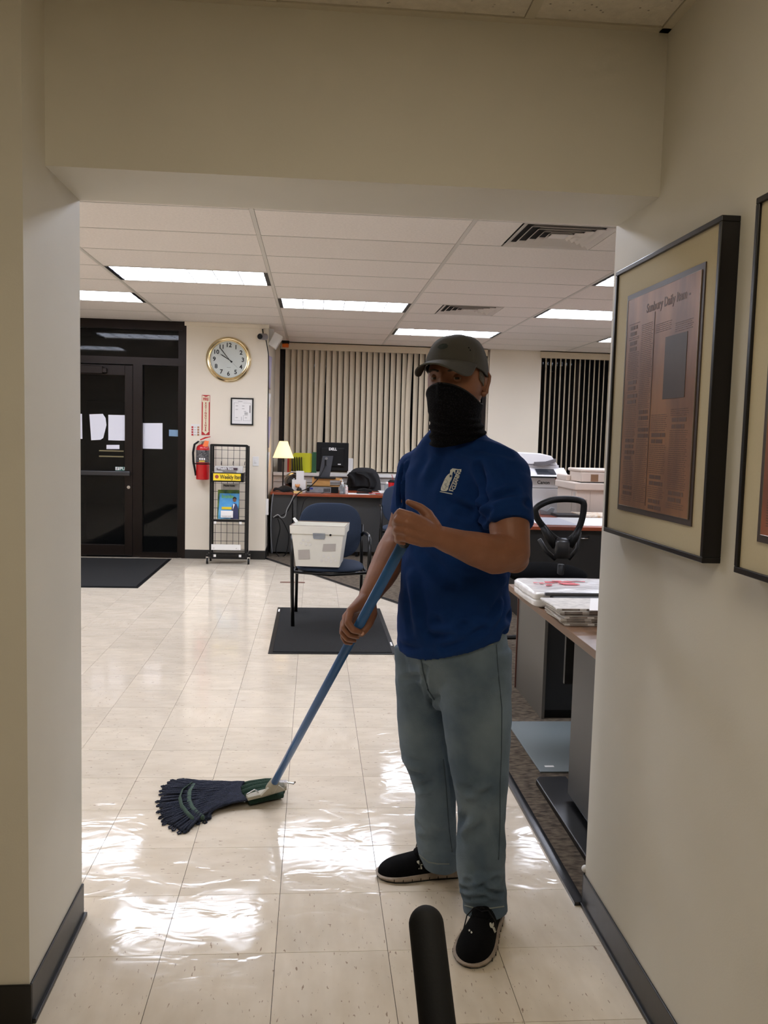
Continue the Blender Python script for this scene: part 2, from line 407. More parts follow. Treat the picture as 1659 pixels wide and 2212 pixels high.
def vent(i, j, label):
    x = GX+(i-1)*CW; y = GY+j*CH; cx, cy = x+.55, y+CH/2
    t = thing('ceiling_vent', (cx, cy, HC), label, 'vent')
    MB().bb(x+.014, cx-.28, y+.009, y+CH-.009, HC, HC+.012).bb(cx+.28, x+CW-.014, y+.009, y+CH-.009, HC, HC+.012).each('panel', CTILE, t)
    MB().bb(cx-.28, cx+.28, y+.01, y+CH-.01, HC+.02, HC+.025).build('backing', VD, t)
    for k, r in enumerate((.27, .215, .165, .118, .075)):
        ry = r*(.285/.27); w_ = .026 if k == 0 else .017
        q = MB()
        r2, ry2 = r-w_*1.5, ry-w_*1.5; za, zb_ = HC-.003, HC+.017
        O4 = [(cx-r, cy-ry, za), (cx+r, cy-ry, za), (cx+r, cy+ry, za), (cx-r, cy+ry, za)]; I4 = [(cx-r2, cy-ry2, zb_), (cx+r2, cy-ry2, zb_), (cx+r2, cy+ry2, zb_), (cx-r2, cy+ry2, zb_)]
        for n_ in range(4): q.poly([O4[n_], O4[(n_+1) % 4], I4[(n_+1) % 4], I4[n_]], (0, 0, .002))
        q.build('vane', VM, t)
    MB().bb(cx-.05, cx+.05, cy-.05, cy+.05, HC+.003, HC+.006).build('centre_plate', VM, t)
vent(2, 4, 'square air vent near the right opening edge, nearest of two')
vent(2, 9, 'small far air vent with dust round it, between two ceiling lights')

# ---- corridor ceiling
cc = struct(MB().bb(-2.6, RW, -2.6, 2.145, HN+.02, HN+.05).build('ceiling_corridor', DARKJ))
g = MB()
g.bb(RW-.024, RW, -2.6, 2.145, HN-.004, HN+.01); g.bb(-2.6, RW, 2.121, 2.145, HN-.004, HN+.01)
tx = [.49-.61*k for k in range(6)]
for x in tx[:5]: g.bb(x-.012, x+.012, -2.6, 2.12, HN-.003, HN+.01)
for k in range(4): g.bb(-2.6, RW, 2.121-1.22*(k+1)-.012, 2.121-1.22*(k+1)+.012, HN-.003, HN+.01)
stuff(g.build('ceiling_grid', mat('dull_tee_metal', (200, 192, 172), rough=.5), cc))
xs = [RW-.024, .502]+[a-.012 for a in tx[0:0]]
cols = [(.502, RW-.024)]+[(tx[k+1]+.012, tx[k]-.012) for k in range(4)]
for a, b in cols:
    for k in range(4):
        if k == 1 and abs(a-(tx[1]+.012)) < .01: continue
        MB().bb(a+.0015, b-.0015, 2.121-1.22*(k+1)+.0135, 2.121-1.22*k-(.0015 if k == 0 else .0135), HN, HN+.012).build('ceiling_tile', CTILE2, cc)
hl = thing('added_hall_fill', (.18, .3, HN), 'added unseen fill light in the corridor ceiling, out of view', 'ceiling light')  # invented ceiling lamp, put in to light the hallway and the man's front
MB().bb(tx[1]+.014, tx[0]-.014, 2.121-2.44+.014, 2.121-1.22-.014, HN+.003, HN+.008).build('lens', mat('hall_fill_lens', (255, 243, 222), emit=HALL_FILL_E), hl)

# ---- storefront entrance (door, sidelight, transom) left of the clock wall
DY = CWY+.06
d = thing('storefront_frame', (-2.2, DY, 0), 'dark bronze storefront frame left of the clock wall', 'door frame')
del d['label']; del d['category']; d.name = 'door_frame_1'; d['kind'] = 'structure'
MB().bb(-4.48, CWL, DY-.05, DY+.05, 2.12, 2.2).bb(-4.48, CWL, DY-.05, DY+.05, 2.5, HC).each('header', BRONZE, d)
MB().bb(CWL-.04, CWL, DY-.06, DY+.05, 0, HC).bb(CWL-.09, CWL-.04, DY-.03, DY+.05, 0, HC).each('jamb', BRONZE, d)
MB().bb(-1.985, -1.885, DY-.05, DY+.05, 0, 2.12).bb(-3.02, -2.95, DY-.05, DY+.05, 0, 2.12).each('mullion', BRONZE, d)
MB().bb(-1.885, CWL-.09, DY-.05, DY+.05, 0, .06).bb(-4.48, -3.02, DY-.05, DY+.05, 0, .06).each('sill', BRONZE, d)
struct(MB().bb(-4.48, CWL-.04, DY+.0, DY+.012, 2.2, 2.5).build('window_1', GLASS))
struct(MB().bb(-1.885, CWL-.09, DY+.0, DY+.012, .06, 2.12).bb(-4.48, -3.02, DY, DY+.012, .06, 2.12).build('window_2', GLASS))
dr = bpy.data.objects.new('door_1', None); COL.objects.link(dr); dr.location = (-2.45, DY, 0); dr.matrix_world = Matrix.Translation((-2.45, DY, 0)); struct(dr)
MB().bb(-2.945, -2.86, DY-.045, DY+.0, .02, 2.11).bb(-2.075, -1.99, DY-.045, DY+.0, .02, 2.11).each('stile', BRONZE, dr, bevel=.003)
MB().bb(-2.86, -2.075, DY-.045, DY, 2.0, 2.11).bb(-2.86, -2.075, DY-.045, DY, .02, .14).each('rail', BRONZE, dr, bevel=.003)
MB().bb(-2.86, -2.075, DY-.02, DY-.012, .14, 2.0).build('glass', GLASS, dr)
MB().bb(-2.9, -2.01, DY-.10, DY-.06, .905, .955).bb(-2.05, -2.01, DY-.07, DY-.04, .905, .955).bb(-2.9, -2.86, DY-.07, DY-.04, .905, .955).build('push_bar', mat('brushed_dark_bar', (70, 70, 72), rough=.35, metal=.8), dr, bevel=.006)
MB().cyl((-2.03, DY-.06, .78), (-2.03, DY-.045, .78), .018).build('lock_cylinder', CHROME, dr, smooth=True)
MB().bb(-2.3, -2.26, DY-.1, DY-.05, 2.02, 2.07).bb(-2.6, -2.3, DY-.1, DY-.06, 2.01, 2.09).build('door_closer', BRONZE, dr, bevel=.004)
struct(MB().bb(-3.0, -1.9, DY-.09, DY+.06, 0, .012).build('trim_5', CHROME))['label'] = 'metal door threshold'
# vestibule behind the glass
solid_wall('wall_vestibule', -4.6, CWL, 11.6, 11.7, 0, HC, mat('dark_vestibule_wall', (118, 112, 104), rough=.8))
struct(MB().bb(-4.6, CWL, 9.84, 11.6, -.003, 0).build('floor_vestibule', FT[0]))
ib = thing('indoor_plant_stand', (-2.5, 10.9, 0), 'dark box stand in the vestibule behind the glass door', 'stand')
MB().bb(-2.75, -2.3, 10.75, 11.05, .05, 1.75).bb(-2.8, -2.25, 10.7, 11.1, 0, .08).build('cabinet', mat('dark_cabinet', (35, 32, 30), rough=.4), ib, bevel=.01)
MB().bb(-2.7, -2.35, 10.74, 10.75, 1.1, 1.65).build('window_panel', GREYINK, ib)
ib.name = 'vending_stand'
YG = DY-.022   # sheets stand just off the glass
def sheet(pts, label, M=PAPER, Y=YG, name='paper_sheet', cat='paper', group='papers taped on the entrance glass'):
    P = [at(u, v, 1, Y) for u, v in pts]
    o = MB().poly(P, (0, .0015, 0)).build(name, M); return tag(o, label, cat, group)
PW = mat('sheet_on_glass', (226, 226, 236), rough=.6)
sheet([(140, 893), (177, 894), (178, 948), (140, 948)], 'white sheet on door glass, cut off by the left jamb', PW)
sheet([(193, 895), (222, 894), (228, 903), (230, 918), (223, 946), (217, 950), (197, 951)], 'curled white sheet on door glass with a bowed right edge', PW)
sheet([(234, 896), (278, 897), (278, 952), (234, 951)], 'square white sheet on door glass next to the door stile', PW)
sheet([(307, 914), (351, 914), (351, 970), (307, 969)], 'white sheet on the sidelight glass right of the door', PW, Y=DY-.004)
sheet([(230, 961), (258, 961), (258, 970), (230, 970)], 'small pale label under the square sheet', PW)
sheet([(365, 928), (387, 929), (387, 943), (365, 942)], 'pale blue sticker on the sidelight glass', mat('pale_blue_sticker', (120, 150, 178), rough=.5), Y=DY-.004)
ps = thing('push_sign', at(263, 1012, 1, YG), 'green PUSH sticker above the push bar', 'sign')
p0 = at(249, 1008, 1, YG); p1 = at(277, 1017, 1, YG)
MB().bb(p0.x, p1.x, YG-.001, YG, p1.z, p0.z).build('backing', mat('sign_green', (60, 110, 100), rough=.5), ps)
MB().bb(p0.x+.003, p0.x+.045, YG-.002, YG-.001, p1.z+.004, p0.z-.004).build('picture_panel', PAPER, ps)
text('PUSH', .046, PAPER, ps, (p0.x+.05, YG-.0025, (p0.z+p1.z)/2), X_, Z_, bold=.001)
text('//', .04, INK, ps, (p0.x+.012, YG-.003, (p0.z+p1.z)/2), X_, Z_, bold=.001)
for k, (u, v, uu, vv) in enumerate(((214, 972, 267, 976), (214, 984, 267, 988))):
    a = at(u, v, 1, YG); b = at(uu, vv, 1, YG)
    tag(MB().bb(a.x, b.x, YG-.001, YG, b.z, a.z).build('glass_decal_strip', mat('gold_decal', (120, 110, 78), rough=.5)), ('upper' if k == 0 else 'lower')+' gold strip decal on the door glass below the small label', 'decal')

# ---- windows 3 and 4 with blinds
for n, (a, b) in enumerate(((-.47, 2.28), (2.99, 4.55))):
    wn = bpy.data.objects.new('window_%d' % (n+3), None); COL.objects.link(wn); wn.matrix_world = Matrix.Translation((a, BWY+.1, WZ0)); struct(wn)
    MB().bb(a, b, BWY+.1, BWY+.108, WZ0, WZ1).build('pane', GLASS, wn)
    f = MB().bb(a, a+.05, BWY+.07, BWY+.13, WZ0, WZ1).bb(b-.05, b, BWY+.07, BWY+.13, WZ0, WZ1).bb(a, b, BWY+.07, BWY+.13, WZ0, WZ0+.05).bb(a, b, BWY+.07, BWY+.13, WZ1-.05, WZ1)
    for q in (1, 2): xx = a+(b-a)*q/3; f.bb(xx-.025, xx+.025, BWY+.07, BWY+.13, WZ0, WZ1)
    f.build('window_frame', BRONZE, wn)
def blinds(a, b, step, wid, ang, zb, label, odd={}):
    t = thing('vertical_blinds', ((a+b)/2, BWY-.04, 2.5), label, 'blinds')
    MB().bb(a-.06, b+.01, BWY-.1, BWY-.085, 2.505, HC-.002).bb(a-.06, b+.01, BWY-.1, BWY+.02, HC-.012, HC-.002).build('valance', BLIND, t)
    MB().bb(a-.03, b, BWY-.06, BWY-.03, 2.53, 2.56).build('head_rail', WHITEP, t)
    n = int((b-a)/step)
    for k in range(n):
        x = a+(k+.5)*step; an = ang+random.uniform(-.06, .06); lean, bow, dz = odd.get(k, (0, 0, 0))
        ca, sa = math.cos(an), math.sin(an); R = []
        nz = 9
        for q in range(nz):
            f = q/(nz-1); z = 2.525-(2.525-zb-dz)*f
            cx = x+lean*f+bow*math.sin(PI*f)
            rr = []
            for u in (-1, -.5, 0, .5, 1):
                bul = .006*(1-u*u)
                rr.append(Vector((cx+u*wid/2*ca+bul*sa, BWY-.045+u*wid/2*sa-bul*ca, z)))
            R.append(rr)
        g = MB(); vs = [p for r in R for p in r]
        g.add(vs, [(i*5+j, i*5+j+1, (i+1)*5+j+1, (i+1)*5+j) for i in range(nz-1) for j in range(4)])
        g.build('slat', BLIND, t, smooth=True)
    return t
blinds(-.40, 2.24, .0762, .082, math.radians(34), .945, 'wide beige vertical blinds behind the desk with the monitor', {5: (.0, 0, 0), 6: (-.032, 0, .02), 21: (.0, -.02, 0), 13: (0, 0, 0)})
blinds(3.02, 4.5, .066, .080, math.radians(62), .95, 'beige vertical blinds turned open at the right edge window')
# convector ledge under the windows
cv = thing('window_ledge', (1.8, 11.3, 0), 'long white convector ledge under the blinds', 'ledge')
MB().bb(CWR+.012, 4.9, 11.12, BWY+.02, .885, .925).build('top', WHITEP, cv, bevel=.004)
MB().bb(CWR+.012, 4.9, 11.16, BWY+.02, .01, .885).build('body', mat('convector_enamel', (206, 202, 198), rough=.5), cv)
s_ = MB()
for k in range(6): s_.bb(-.3+k*.85, -.296+k*.85, 11.155, 11.16, .1, .85)
s_.bb(CWR+.02, 4.9, 11.154, 11.16, .80, .806)
s_.each('seam', GREYINK, cv)
# ================================================================== ON THE CLOCK WALL
WY = CWY
def px(u, v, Y=WY): return at(u, v, 1, Y)
# clock
cc_ = Vector((-.955, WY, 2.205)); RY = Matrix.Rotation(PI/2, 4, 'X')
ck = thing('wall_clock', cc_, 'round wall clock with a gold rim reading about ten to eleven', 'clock')
GOLD = mat('polished_gold_rim', (226, 208, 168), rough=.2, metal=1)
MB().lathe([(.245, 0), (.247, .012), (.24, .026), (.226, .033), (.214, .028), (.207, .036), (.200, .034), (.196, .02), (.196, .004)], cc_, 64, RY).build('rim', GOLD, ck, smooth=True)
MB().lathe([(.199, .010), (.199, .014)], cc_, 64, RY).build('dial', mat('pale_dial', (206, 212, 208), rough=.5), ck)
for k in range(1, 13):
    a = k*PI/6; r = .155
    text(str(k), .064, INK, ck, (cc_.x+r*math.sin(a), WY-.0155, cc_.z+r*math.cos(a)), X_, Z_, name='numeral', align='CENTER', bold=.0016)
def hand(ang, L, w, y, nm, tail=.035):
    d = Vector((math.sin(ang), 0, math.cos(ang))); n = Vector((d.z, 0, -d.x)); c = cc_+Vector((.012, -y, -.006))
    MB().poly([c-d*tail+n*w, c+n*w*.5, c+d*L*.75+n*w*.9, c+d*L, c+d*L*.75-n*w*.9, c-n*w*.5, c-d*tail-n*w], (0, -.0015, 0)).build(nm, INK, ck)
hand(math.radians(302), .125, .006, .018, 'hour_hand'); hand(math.radians(321), .185, .005, .021, 'minute_hand'); hand(math.radians(133), .13, .0008, .024, 'second_hand', .02)
text('~~~', .025, INK, ck, (cc_.x-.02, WY-.0155, cc_.z-.085), X_, Z_)
# fire sign
RED = mat('sign_red', (178, 32, 34), rough=.4); CREAM = mat('sign_cream', (226, 216, 186), rough=.5)
fs = thing('fire_extinguisher_sign', (-1.198, WY, 1.594), 'tall red and cream FIRE EXTINGUISHER arrow sign below the clock', 'sign')
x0, x1, z0, z1 = -1.243, -1.153, 1.375, 1.813; xm = (x0+x1)/2
MB().bb(x0, x1, WY-.003, WY, z0, z1).build('plate', RED, fs)
MB().poly([(x0+.004, WY-.0035, z1-.004), (xm, WY-.0035, z1-.022), (x1-.004, WY-.0035, z1-.004), (x1-.004, WY-.0035, z1-.075), (x1-.013, WY-.0035, z1-.08), (x1-.013, WY-.0035, z0+.045), (x1-.004, WY-.0035, z0+.045), (xm, WY-.0035, z0+.006), (x0+.004, WY-.0035, z0+.045), (x0+.013, WY-.0035, z0+.045), (x0+.013, WY-.0035, z1-.08), (x0+.004, WY-.0035, z1-.075)], (0, -.0008, 0)).build('arrow_panel', CREAM, fs)
text('FIRE', .044, RED, fs, (xm, WY-.005, z1-.047), X_, Z_, align='CENTER', bold=.0015, squeeze=.74)
for k, ch in enumerate('EXTINGUISHER'): text(ch, .03, RED, fs, (xm, WY-.005, z1-.092-k*.0268), X_, Z_, align='CENTER', bold=.001)
# small inspection label
il = thing('inspection_label', px(422, 928), 'small white label with red and brown pictograms left of the fire sign', 'label')
a = px(413, 916); b = px(431, 940)
MB().bb(a.x, b.x, WY-.002, WY, b.z, a.z).build('backing', WHITEP, il)
q = MB(); q2 = MB(); q3 = MB()
for k in range(4):
    zz = a.z-.024-k*.027
    q.bb(a.x+.004, a.x+.024, WY-.003, WY-.002, zz-.02, zz); q2.bb(b.x-.024, b.x-.004, WY-.003, WY-.002, zz-.02, zz); q3.bb(a.x+.03, a.x+.058, WY-.003, WY-.002, zz-.012, zz-.009)
q.each('red_pictogram', RED, il); q2.each('brown_pictogram', mat('label_brown', (168, 120, 80)), il); q3.each('print', GREYINK, il)
# framed evacuation plan
a = px(499, 859); b = px(547, 919)
fp = thing('framed_floor_plan', ((a.x+b.x)/2, WY, (a.z+b.z)/2), 'small black framed evacuation floor plan right of the fire sign', 'picture frame')
def frame4(x0, x1, z0, z1, y0, y1, t): return MB().bb(x0, x1, y0, y1, z1-t, z1).bb(x0, x1, y0, y1, z0, z0+t).bb(x0, x0+t, y0, y1, z0+t, z1-t).bb(x1-t, x1, y0, y1, z0+t, z1-t)
frame4(a.x, b.x, b.z, a.z, WY-.02, WY, .014).build('frame', BLACK, fp)
MB().bb(a.x+.014, b.x-.014, WY-.012, WY-.008, b.z+.014, a.z-.014).build('sheet', PAPER, fp)
g = MB(); u0, u1, w0, w1 = a.x+.035, b.x-.03, b.z+.05, a.z-.055
def ln(x0, z0, x1, z1, t=.0018): g.bb(min(x0, x1)-t/2, max(x0, x1)+t/2, WY-.0126, WY-.012, min(z0, z1)-t/2, max(z0, z1)+t/2)
mm = u0+(u1-u0)*.45
ln(u0, w0, u0, w1); ln(u0, w1, u0+.05, w1); ln(mm+.02, w1, u1, w1); ln(u1, w0, u1, w1); ln(u0, w0, mm-.01, w0); ln(mm+.02, w0, u1, w0); ln(mm, w0, mm, w0+.04, .003)
ln(mm+.02, w0+.055, u1-.03, w0+.055); ln(mm+.02, w0, mm+.02, w0+.055); ln(u1-.008, w0+.09, u1-.008, w1-.03, .009)
for k in range(5): ln(mm+.035, w0+.065+k*.006, mm+.068, w0+.065+k*.006, .003)
for (p, q_) in ((.02, .03), (.02, .12), (.02, .16), (.09, .13), (.11, .1), (.09, .16), (.12, .03)): ln(u0+p, w0+q_, u0+p+.022, w0+q_, .004)
ln(u0+.045, w1+.015, u0+.09, w1+.015, .004)
stuff(g.build('plan_drawing', GREYINK, fp))
# light switch
a = px(546, 986); b = px(559, 1007)
sw = thing('light_switch', ((a.x+b.x)/2, WY, a.z), 'white light switch plate right of the wire rack', 'light switch')
MB().bb(a.x, b.x, WY-.006, WY, b.z, a.z).build('plate', WHITEP, sw, bevel=.002)
MB().bb(a.x+.02, b.x-.02, WY-.012, WY-.006, b.z+.035, a.z-.035).build('toggle', WHITEP, sw, bevel=.002)
# security camera
c0 = px(562, 727, WY-.12)
sc = thing('security_camera', (c0.x, WY, c0.z), 'small grey security camera on the wall above the clock side', 'camera')
MB().cyl(c0, c0+Vector((.05, .1, .01)), .034, 18, .036).build('housing', mat('camera_silver', (150, 146, 148), rough=.35, metal=.5), sc, smooth=True)
MB().cyl(c0-Vector((.006, .012, 0)), c0, .028, 18).build('lens', BLACK, sc, smooth=True)
MB().tube([c0+Vector((.03, .05, .03)), c0+Vector((.02, .06, .085)), c0+Vector((.02, .12, .09))], .006, 8).build('bracket', BLACK, sc, smooth=True)
cab = [c0+Vector((.05, .1, 0)), Vector((-.545, WY-.01, 2.40)), Vector((-.523, WY-.006, 2.28)), Vector((-.519, WY+.02, 2.1)), Vector((-.519, WY+.05, 1.5)), Vector((-.515, WY+.1, .6)), Vector((-.505, WY+.16, .12)), Vector((-.505, WY+.2, .012))]
MB().tube(cab, .005, 6).build('cable', BLACK, sc, smooth=True)
# notices pinned on the return side of the clock wall
for k, (y0, y1, z0, z1, M, lb) in enumerate(((9.9, 10.3, 1.92, 2.28, 'l', 'high lilac paper notice on the side of the clock wall'), (9.86, 10.1, 1.66, 1.86, 'w', 'middle curled notice on the side of the clock wall'), (9.9, 10.25, 1.25, 1.6, 'l', 'lower lilac flyer on the side of the clock wall'), (9.82, 10.0, .98, 1.2, 'w', 'small white card low on the side of the clock wall'))):
    g = MB(); tilt = .02
    g.grid(lambda u, v: (CWR+.002+.018*math.sin(u*PI)*(.4+v), y0+(y1-y0)*u, z0+(z1-z0)*v), 8, 4)
    o = g.build('paper_notice', mat('lilac_paper', (188, 180, 205)) if M == 'l' else PAPER, None, smooth=True, solid=.001); tag(o, lb, 'paper')
t = MB().bb(CWR, CWR+.03, 9.74, 9.79, .5, .68).build('wall_outlet_box', WHITEP, bevel=.003); tag(t, 'white box low on the corner of the clock wall', 'outlet')
t = thing('corner_speaker', (CWR+.07, 9.95, 2.42), 'white angular bracket and tilted box high in the corner right of the camera', 'speaker')
MB().box((CWR+.07, 9.95, 2.45), (.10, .16, .16), M=Matrix.Rotation(.5, 4, 'Y')).build('housing', WHITEP, t, bevel=.008)
MB().bb(CWR, CWR+.05, 9.92, 9.98, 2.4, 2.58).build('bracket', WHITEP, t)

# fire extinguisher
ex = thing('fire_extinguisher', (-1.215, WY-.08, .88), 'red fire extinguisher hanging on the wall behind the wire rack', 'fire extinguisher')
EC = Vector((-1.215, WY-.085, 0)); REDP = mat('extinguisher_red', (188, 22, 26), rough=.25, coat=.3)
def ez(z): return EC+Z_*z
MB().lathe([(.05, .885), (.07, .89), (.072, .90), (.072, 1.225), (.066, 1.25), (.045, 1.268), (.02, 1.275)], EC, 32).build('cylinder', REDP, ex, smooth=True)
MB().lathe([(.0728, 1.075), (.0732, 1.08), (.0732, 1.205), (.0728, 1.21)], EC, 32).build('instruction_label', mat('extinguisher_label', (120, 118, 118), rgb2=(40, 40, 44), scale=60, rough=.4), ex)
g = MB()
for k in range(3): g.bb(EC.x-.03+k*.024, EC.x-.014+k*.024, EC.y-.075, EC.y-.0735, 1.105, 1.125)
g.each('pictogram', PAPER, ex)
MB().bb(EC.x-.03, EC.x+.03, EC.y-.0752, EC.y-.0735, 1.082, 1.098).build('rating_label', mat('label_yellow', (214, 170, 60)), ex)
MB().cyl(ez(1.27), ez(1.31), .02, 14).build('valve', mat('valve_metal', (150, 140, 130), rough=.3, metal=.8), ex, smooth=True)
MB().cyl(EC+Vector((-.02, -.02, 1.29)), EC+Vector((-.025, -.04, 1.29)), .018, 14).build('gauge', CHROME, ex, smooth=True)
MB().poly([(EC.x-.03, EC.y-.01, 1.315), (EC.x-.03, EC.y-.01, 1.327), (EC.x+.02, EC.y-.01, 1.352), (EC.x+.08, EC.y-.01, 1.362), (EC.x+.08, EC.y-.01, 1.354), (EC.x+.03, EC.y-.01, 1.338)], (0, .02, 0)).build('handle', REDP, ex)
MB().tube([EC+Vector((-.02, 0, 1.298)), EC+Vector((-.05, -.005, 1.30)), EC+Vector((-.09, -.01, 1.27)), EC+Vector((-.105, -.01, 1.18)), EC+Vector((-.1, -.01, 1.08)), EC+Vector((-.085, -.01, 1.0)), EC+Vector((-.075, -.005, .93))], [.008, .011, .012, .012, .012, .011, .009], 12).build('hose', BLACK, ex, smooth=True)
MB().lathe([(.074, 1.055), (.0755, 1.056), (.0755, 1.066), (.074, 1.067)], EC, 24).bb(EC.x-.11, EC.x-.06, EC.y-.01, EC.y+.005, 1.054, 1.066).build('strap', BLACK, ex)
MB().poly([EC+Vector((0, -.06, 1.245)), EC+Vector((.06, -.06, 1.25)), EC+Vector((.07, -.055, 1.31)), EC+Vector((.025, -.05, 1.315))], (0, .002, 0)).build('inspection_tag', mat('orange_tag', (240, 120, 60), rough=.6), ex)
MB().bb(EC.x-.02, EC.x+.02, EC.y+.0, WY, 1.22, 1.27).build('wall_hook', BLACK, ex)

# wheeled wire rack
RYF, RYB = 9.33, 9.50
rk = thing('wire_newspaper_rack', (-.9, 9.42, 0), 'tall black wire rack on casters with newspapers and a magazine', 'rack')
xl, xr = -1.09, -.712
for x in (xl, xr):
    MB().bb(x-.011, x+.011, RYF-.011, RYF+.011, .12, 1.28).build('post', BLACKM, rk, bevel=.002)
    MB().bb(x-.014, x+.014, RYB-.009, RYB+.009, .08, 1.27).build('post', BLACKM, rk, bevel=.002)
MB().bb(xl, xr, RYF-.012, RYF+.012, 1.26, 1.284).build('top_bar', BLACKM, rk)
for zz in (.47, .10): MB().bb(xl, xr, RYF-.01, RYF+.01, zz-.012, zz+.012).build('cross_bar', BLACKM, rk)
g = MB()
for k in range(6): x = xl+.03+k*.064; g.cyl((x, RYB, .1), (x, RYB, 1.26), .0024, 6)
for k in range(13): z = .14+k*.09; g.cyl((xl, RYB-.003, z), (xr, RYB-.003, z), .0024, 6)
stuff(g.build('wire_grid', BLACKM, rk))
for zz in (.46, .12): MB().bb(xl+.01, xr-.01, RYF, RYB, zz-.004, zz+.004).build('shelf', BLACKM, rk)
for zz in (.448, .092):
    for x in (xl+.05, xr-.06): MB().bb(x-.013, x+.013, RYF-.016, RYF-.011, zz-.013, zz+.013).build('white_clip', WHITEP, rk)
MB().bb(xl-.045, xr+.045, RYF+.02, RYF+.045, .075, .1).bb(xl-.02, xl+.01, RYF-.03, RYB+.07, .08, .12).bb(xr-.01, xr+.02, RYF-.03, RYB+.07, .08, .12).each('base_frame', BLACKM, rk, bevel=.003)
for x, y in ((xl-.03, RYF), (xr+.03, RYF), (xl-.02, RYB+.05), (xr+.02, RYB+.05)):
    w_ = MB().cyl((x-.009, y, .03), (x+.009, y, .03), .03, 20).build('caster', BLACK, rk, smooth=True)
    MB().bb(x-.014, x-.010, y-.012, y+.012, .025, .078).bb(x+.010, x+.014, y-.012, y+.012, .025, .078).bb(x-.014, x+.014, y-.014, y+.014, .068, .08).each('fork', CHROME, w_)
MB().bb(xl+.005, xr-.03, RYF-.045, RYF-.04, .885, .985).bb(xl+.005, xr-.03, RYF-.045, RYB-.01, .885, .89).bb(xr-.034, xr-.03, RYF-.045, RYB-.01, .885, .985).bb(xl+.005, xl+.01, RYF-.045, RYB-.01, .885, .985).build('newspaper_pocket', BLACKM, rk)
YEL = mat('sign_yellow', (238, 206, 40), rough=.5)
MB().bb(xl+.03, xr-.06, RYF-.048, RYF-.0455, .9, .975).build('header_card', YEL, rk)
text('Weekly Item', .062, INK, rk, (xl+.10, RYF-.049, .937), X_, Z_, bold=.0012, squeeze=.72)
MB().lathe([(.02, 0), (.02, .001)], (xl+.067, RYF-.048, .94), 20, RY).build('header_emblem', mat('emblem_red', (150, 70, 60)), rk)
text('the', .018, INK, rk, (xl+.17, RYF-.049, .965), X_, Z_)
MB().poly([(xl+.03, RYF+.0, .9), (xl+.035, RYF+.03, 1.05), (xr-.045, RYF+.03, 1.055), (xr-.05, RYF+.0, .9)], (0, .03, 0)).build('newspaper', PAPER2, None); o = COL.objects[-1]
tag(o, 'folded newspapers in the yellow-fronted rack pocket', 'newspaper')
for nm, M_, bbx in (('masthead_print', mat('masthead_ink', (70, 50, 60)), (xl+.06, xr-.1, 1.012, 1.036)), ('headline_print', GREYINK, (xl+.12, xr-.11, .99, .998))):
    MB().bb(bbx[0], bbx[1], RYF+.012, RYF+.016, bbx[2], bbx[3]).build(nm, M_, o)
text('Weekly Item', .036, PAPER, o, (xl+.065, RYF+.0105, 1.024), X_, Z_, squeeze=.9, bold=.001)
MB().bb(xl+.012, xr-.055, RYF-.018, RYF-.013, .155, .215).build('white_shelf_label', WHITEP, rk)
for x in (xl+.04, xr-.1): MB().cyl((x, RYF-.02, .175), (x, RYF-.018, .175), .005, 8).build('screw', CHROME, rk)
for k in range(3): x = xl+.09+k*.125; MB().tube([(x, RYB-.02, 1.06), (x+.005, RYB-.03, 1.10)], .003, 6).build('hook', BLACKM, rk)
# magazines standing on the middle shelf
def mag(x0, x1, z0, z1, y, M, label, name='magazine', lean=.05, tilt=0):
    t = thing(name, ((x0+x1)/2, y, z0), label, 'magazine' if name == 'magazine' else 'newspaper')
    MB().poly([(x0-tilt, y, z0), (x1-tilt, y, z0), (x1, y+lean, z1), (x0, y+lean, z1)], (0, .006, 0)).build('cover', M, t)
    return t
mag(-1.03, -.80, .478, .79, 9.42, mat('green_cover', (120, 150, 50), rgb2=(40, 80, 60), scale=14), 'green magazine sticking out behind the blue magazine')
m1 = mag(-.985, -.80, .62, .855, 9.455, PAPER2, 'grey newsprint sheet behind the blue magazine, upper part showing', 'newspaper', .03)
text('Playlist Guide', .024, INK, m1, (-.97, 9.478, .835), X_, Z_, bold=.0008, squeeze=.9)
m2 = mag(-1.005, -.795, .482, .755, 9.375, mat('sky_blue_cover', (60, 140, 200), rgb2=(120, 190, 215), scale=6), 'blue magazine with a suited figure on the cover', tilt=.012)
def onm(u, v): return Vector((-1.005+.21*u, 9.372+.05*v, .482+.273*v))
MB().poly([onm(.62, .30), onm(.58, .0), onm(.99, .0), onm(.96, .42), onm(.86, .6), onm(.74, .62), onm(.64, .52)], (0, -.001, 0)).build('cover_suit', mat('navy_suit', (40, 42, 78)), m2)
MB().poly([onm(.70, .60), onm(.68, .36), onm(.78, .58)], (0, -.002, 0)).build('cover_shirt', PAPER, m2)
MB().lathe([(.019, 0), (.019, .001)], onm(.76, .74)-Y_*.001, 16, RY).build('cover_face', mat('print_brown', (120, 80, 60)), m2)
MB().lathe([(.021, 0), (.02, .0007)], onm(.76, .80)-Y_*.0005, 16, RY).build('cover_hair', INK, m2)
text('Inside', .055, mat('print_green', (120, 190, 80)), m2, onm(.1, .88)-Y_*.001, X_, Z_, bold=.001)
MB().bb(onm(.12, 0).x, onm(.62, 0).x, 9.37+.02, 9.372+.021, .585, .612).build('cover_banner', YEL, m2)
o = MB().bb(-.985, -.855, 9.35, 9.352, .50, .575).build('business_card_sheet', PAPER); tag(o, 'small white printed card propped in front of the blue magazine', 'card')
text('THE DAILY PAPER', .013, GREYINK, o, (-.975, 9.349, .515), X_, Z_)

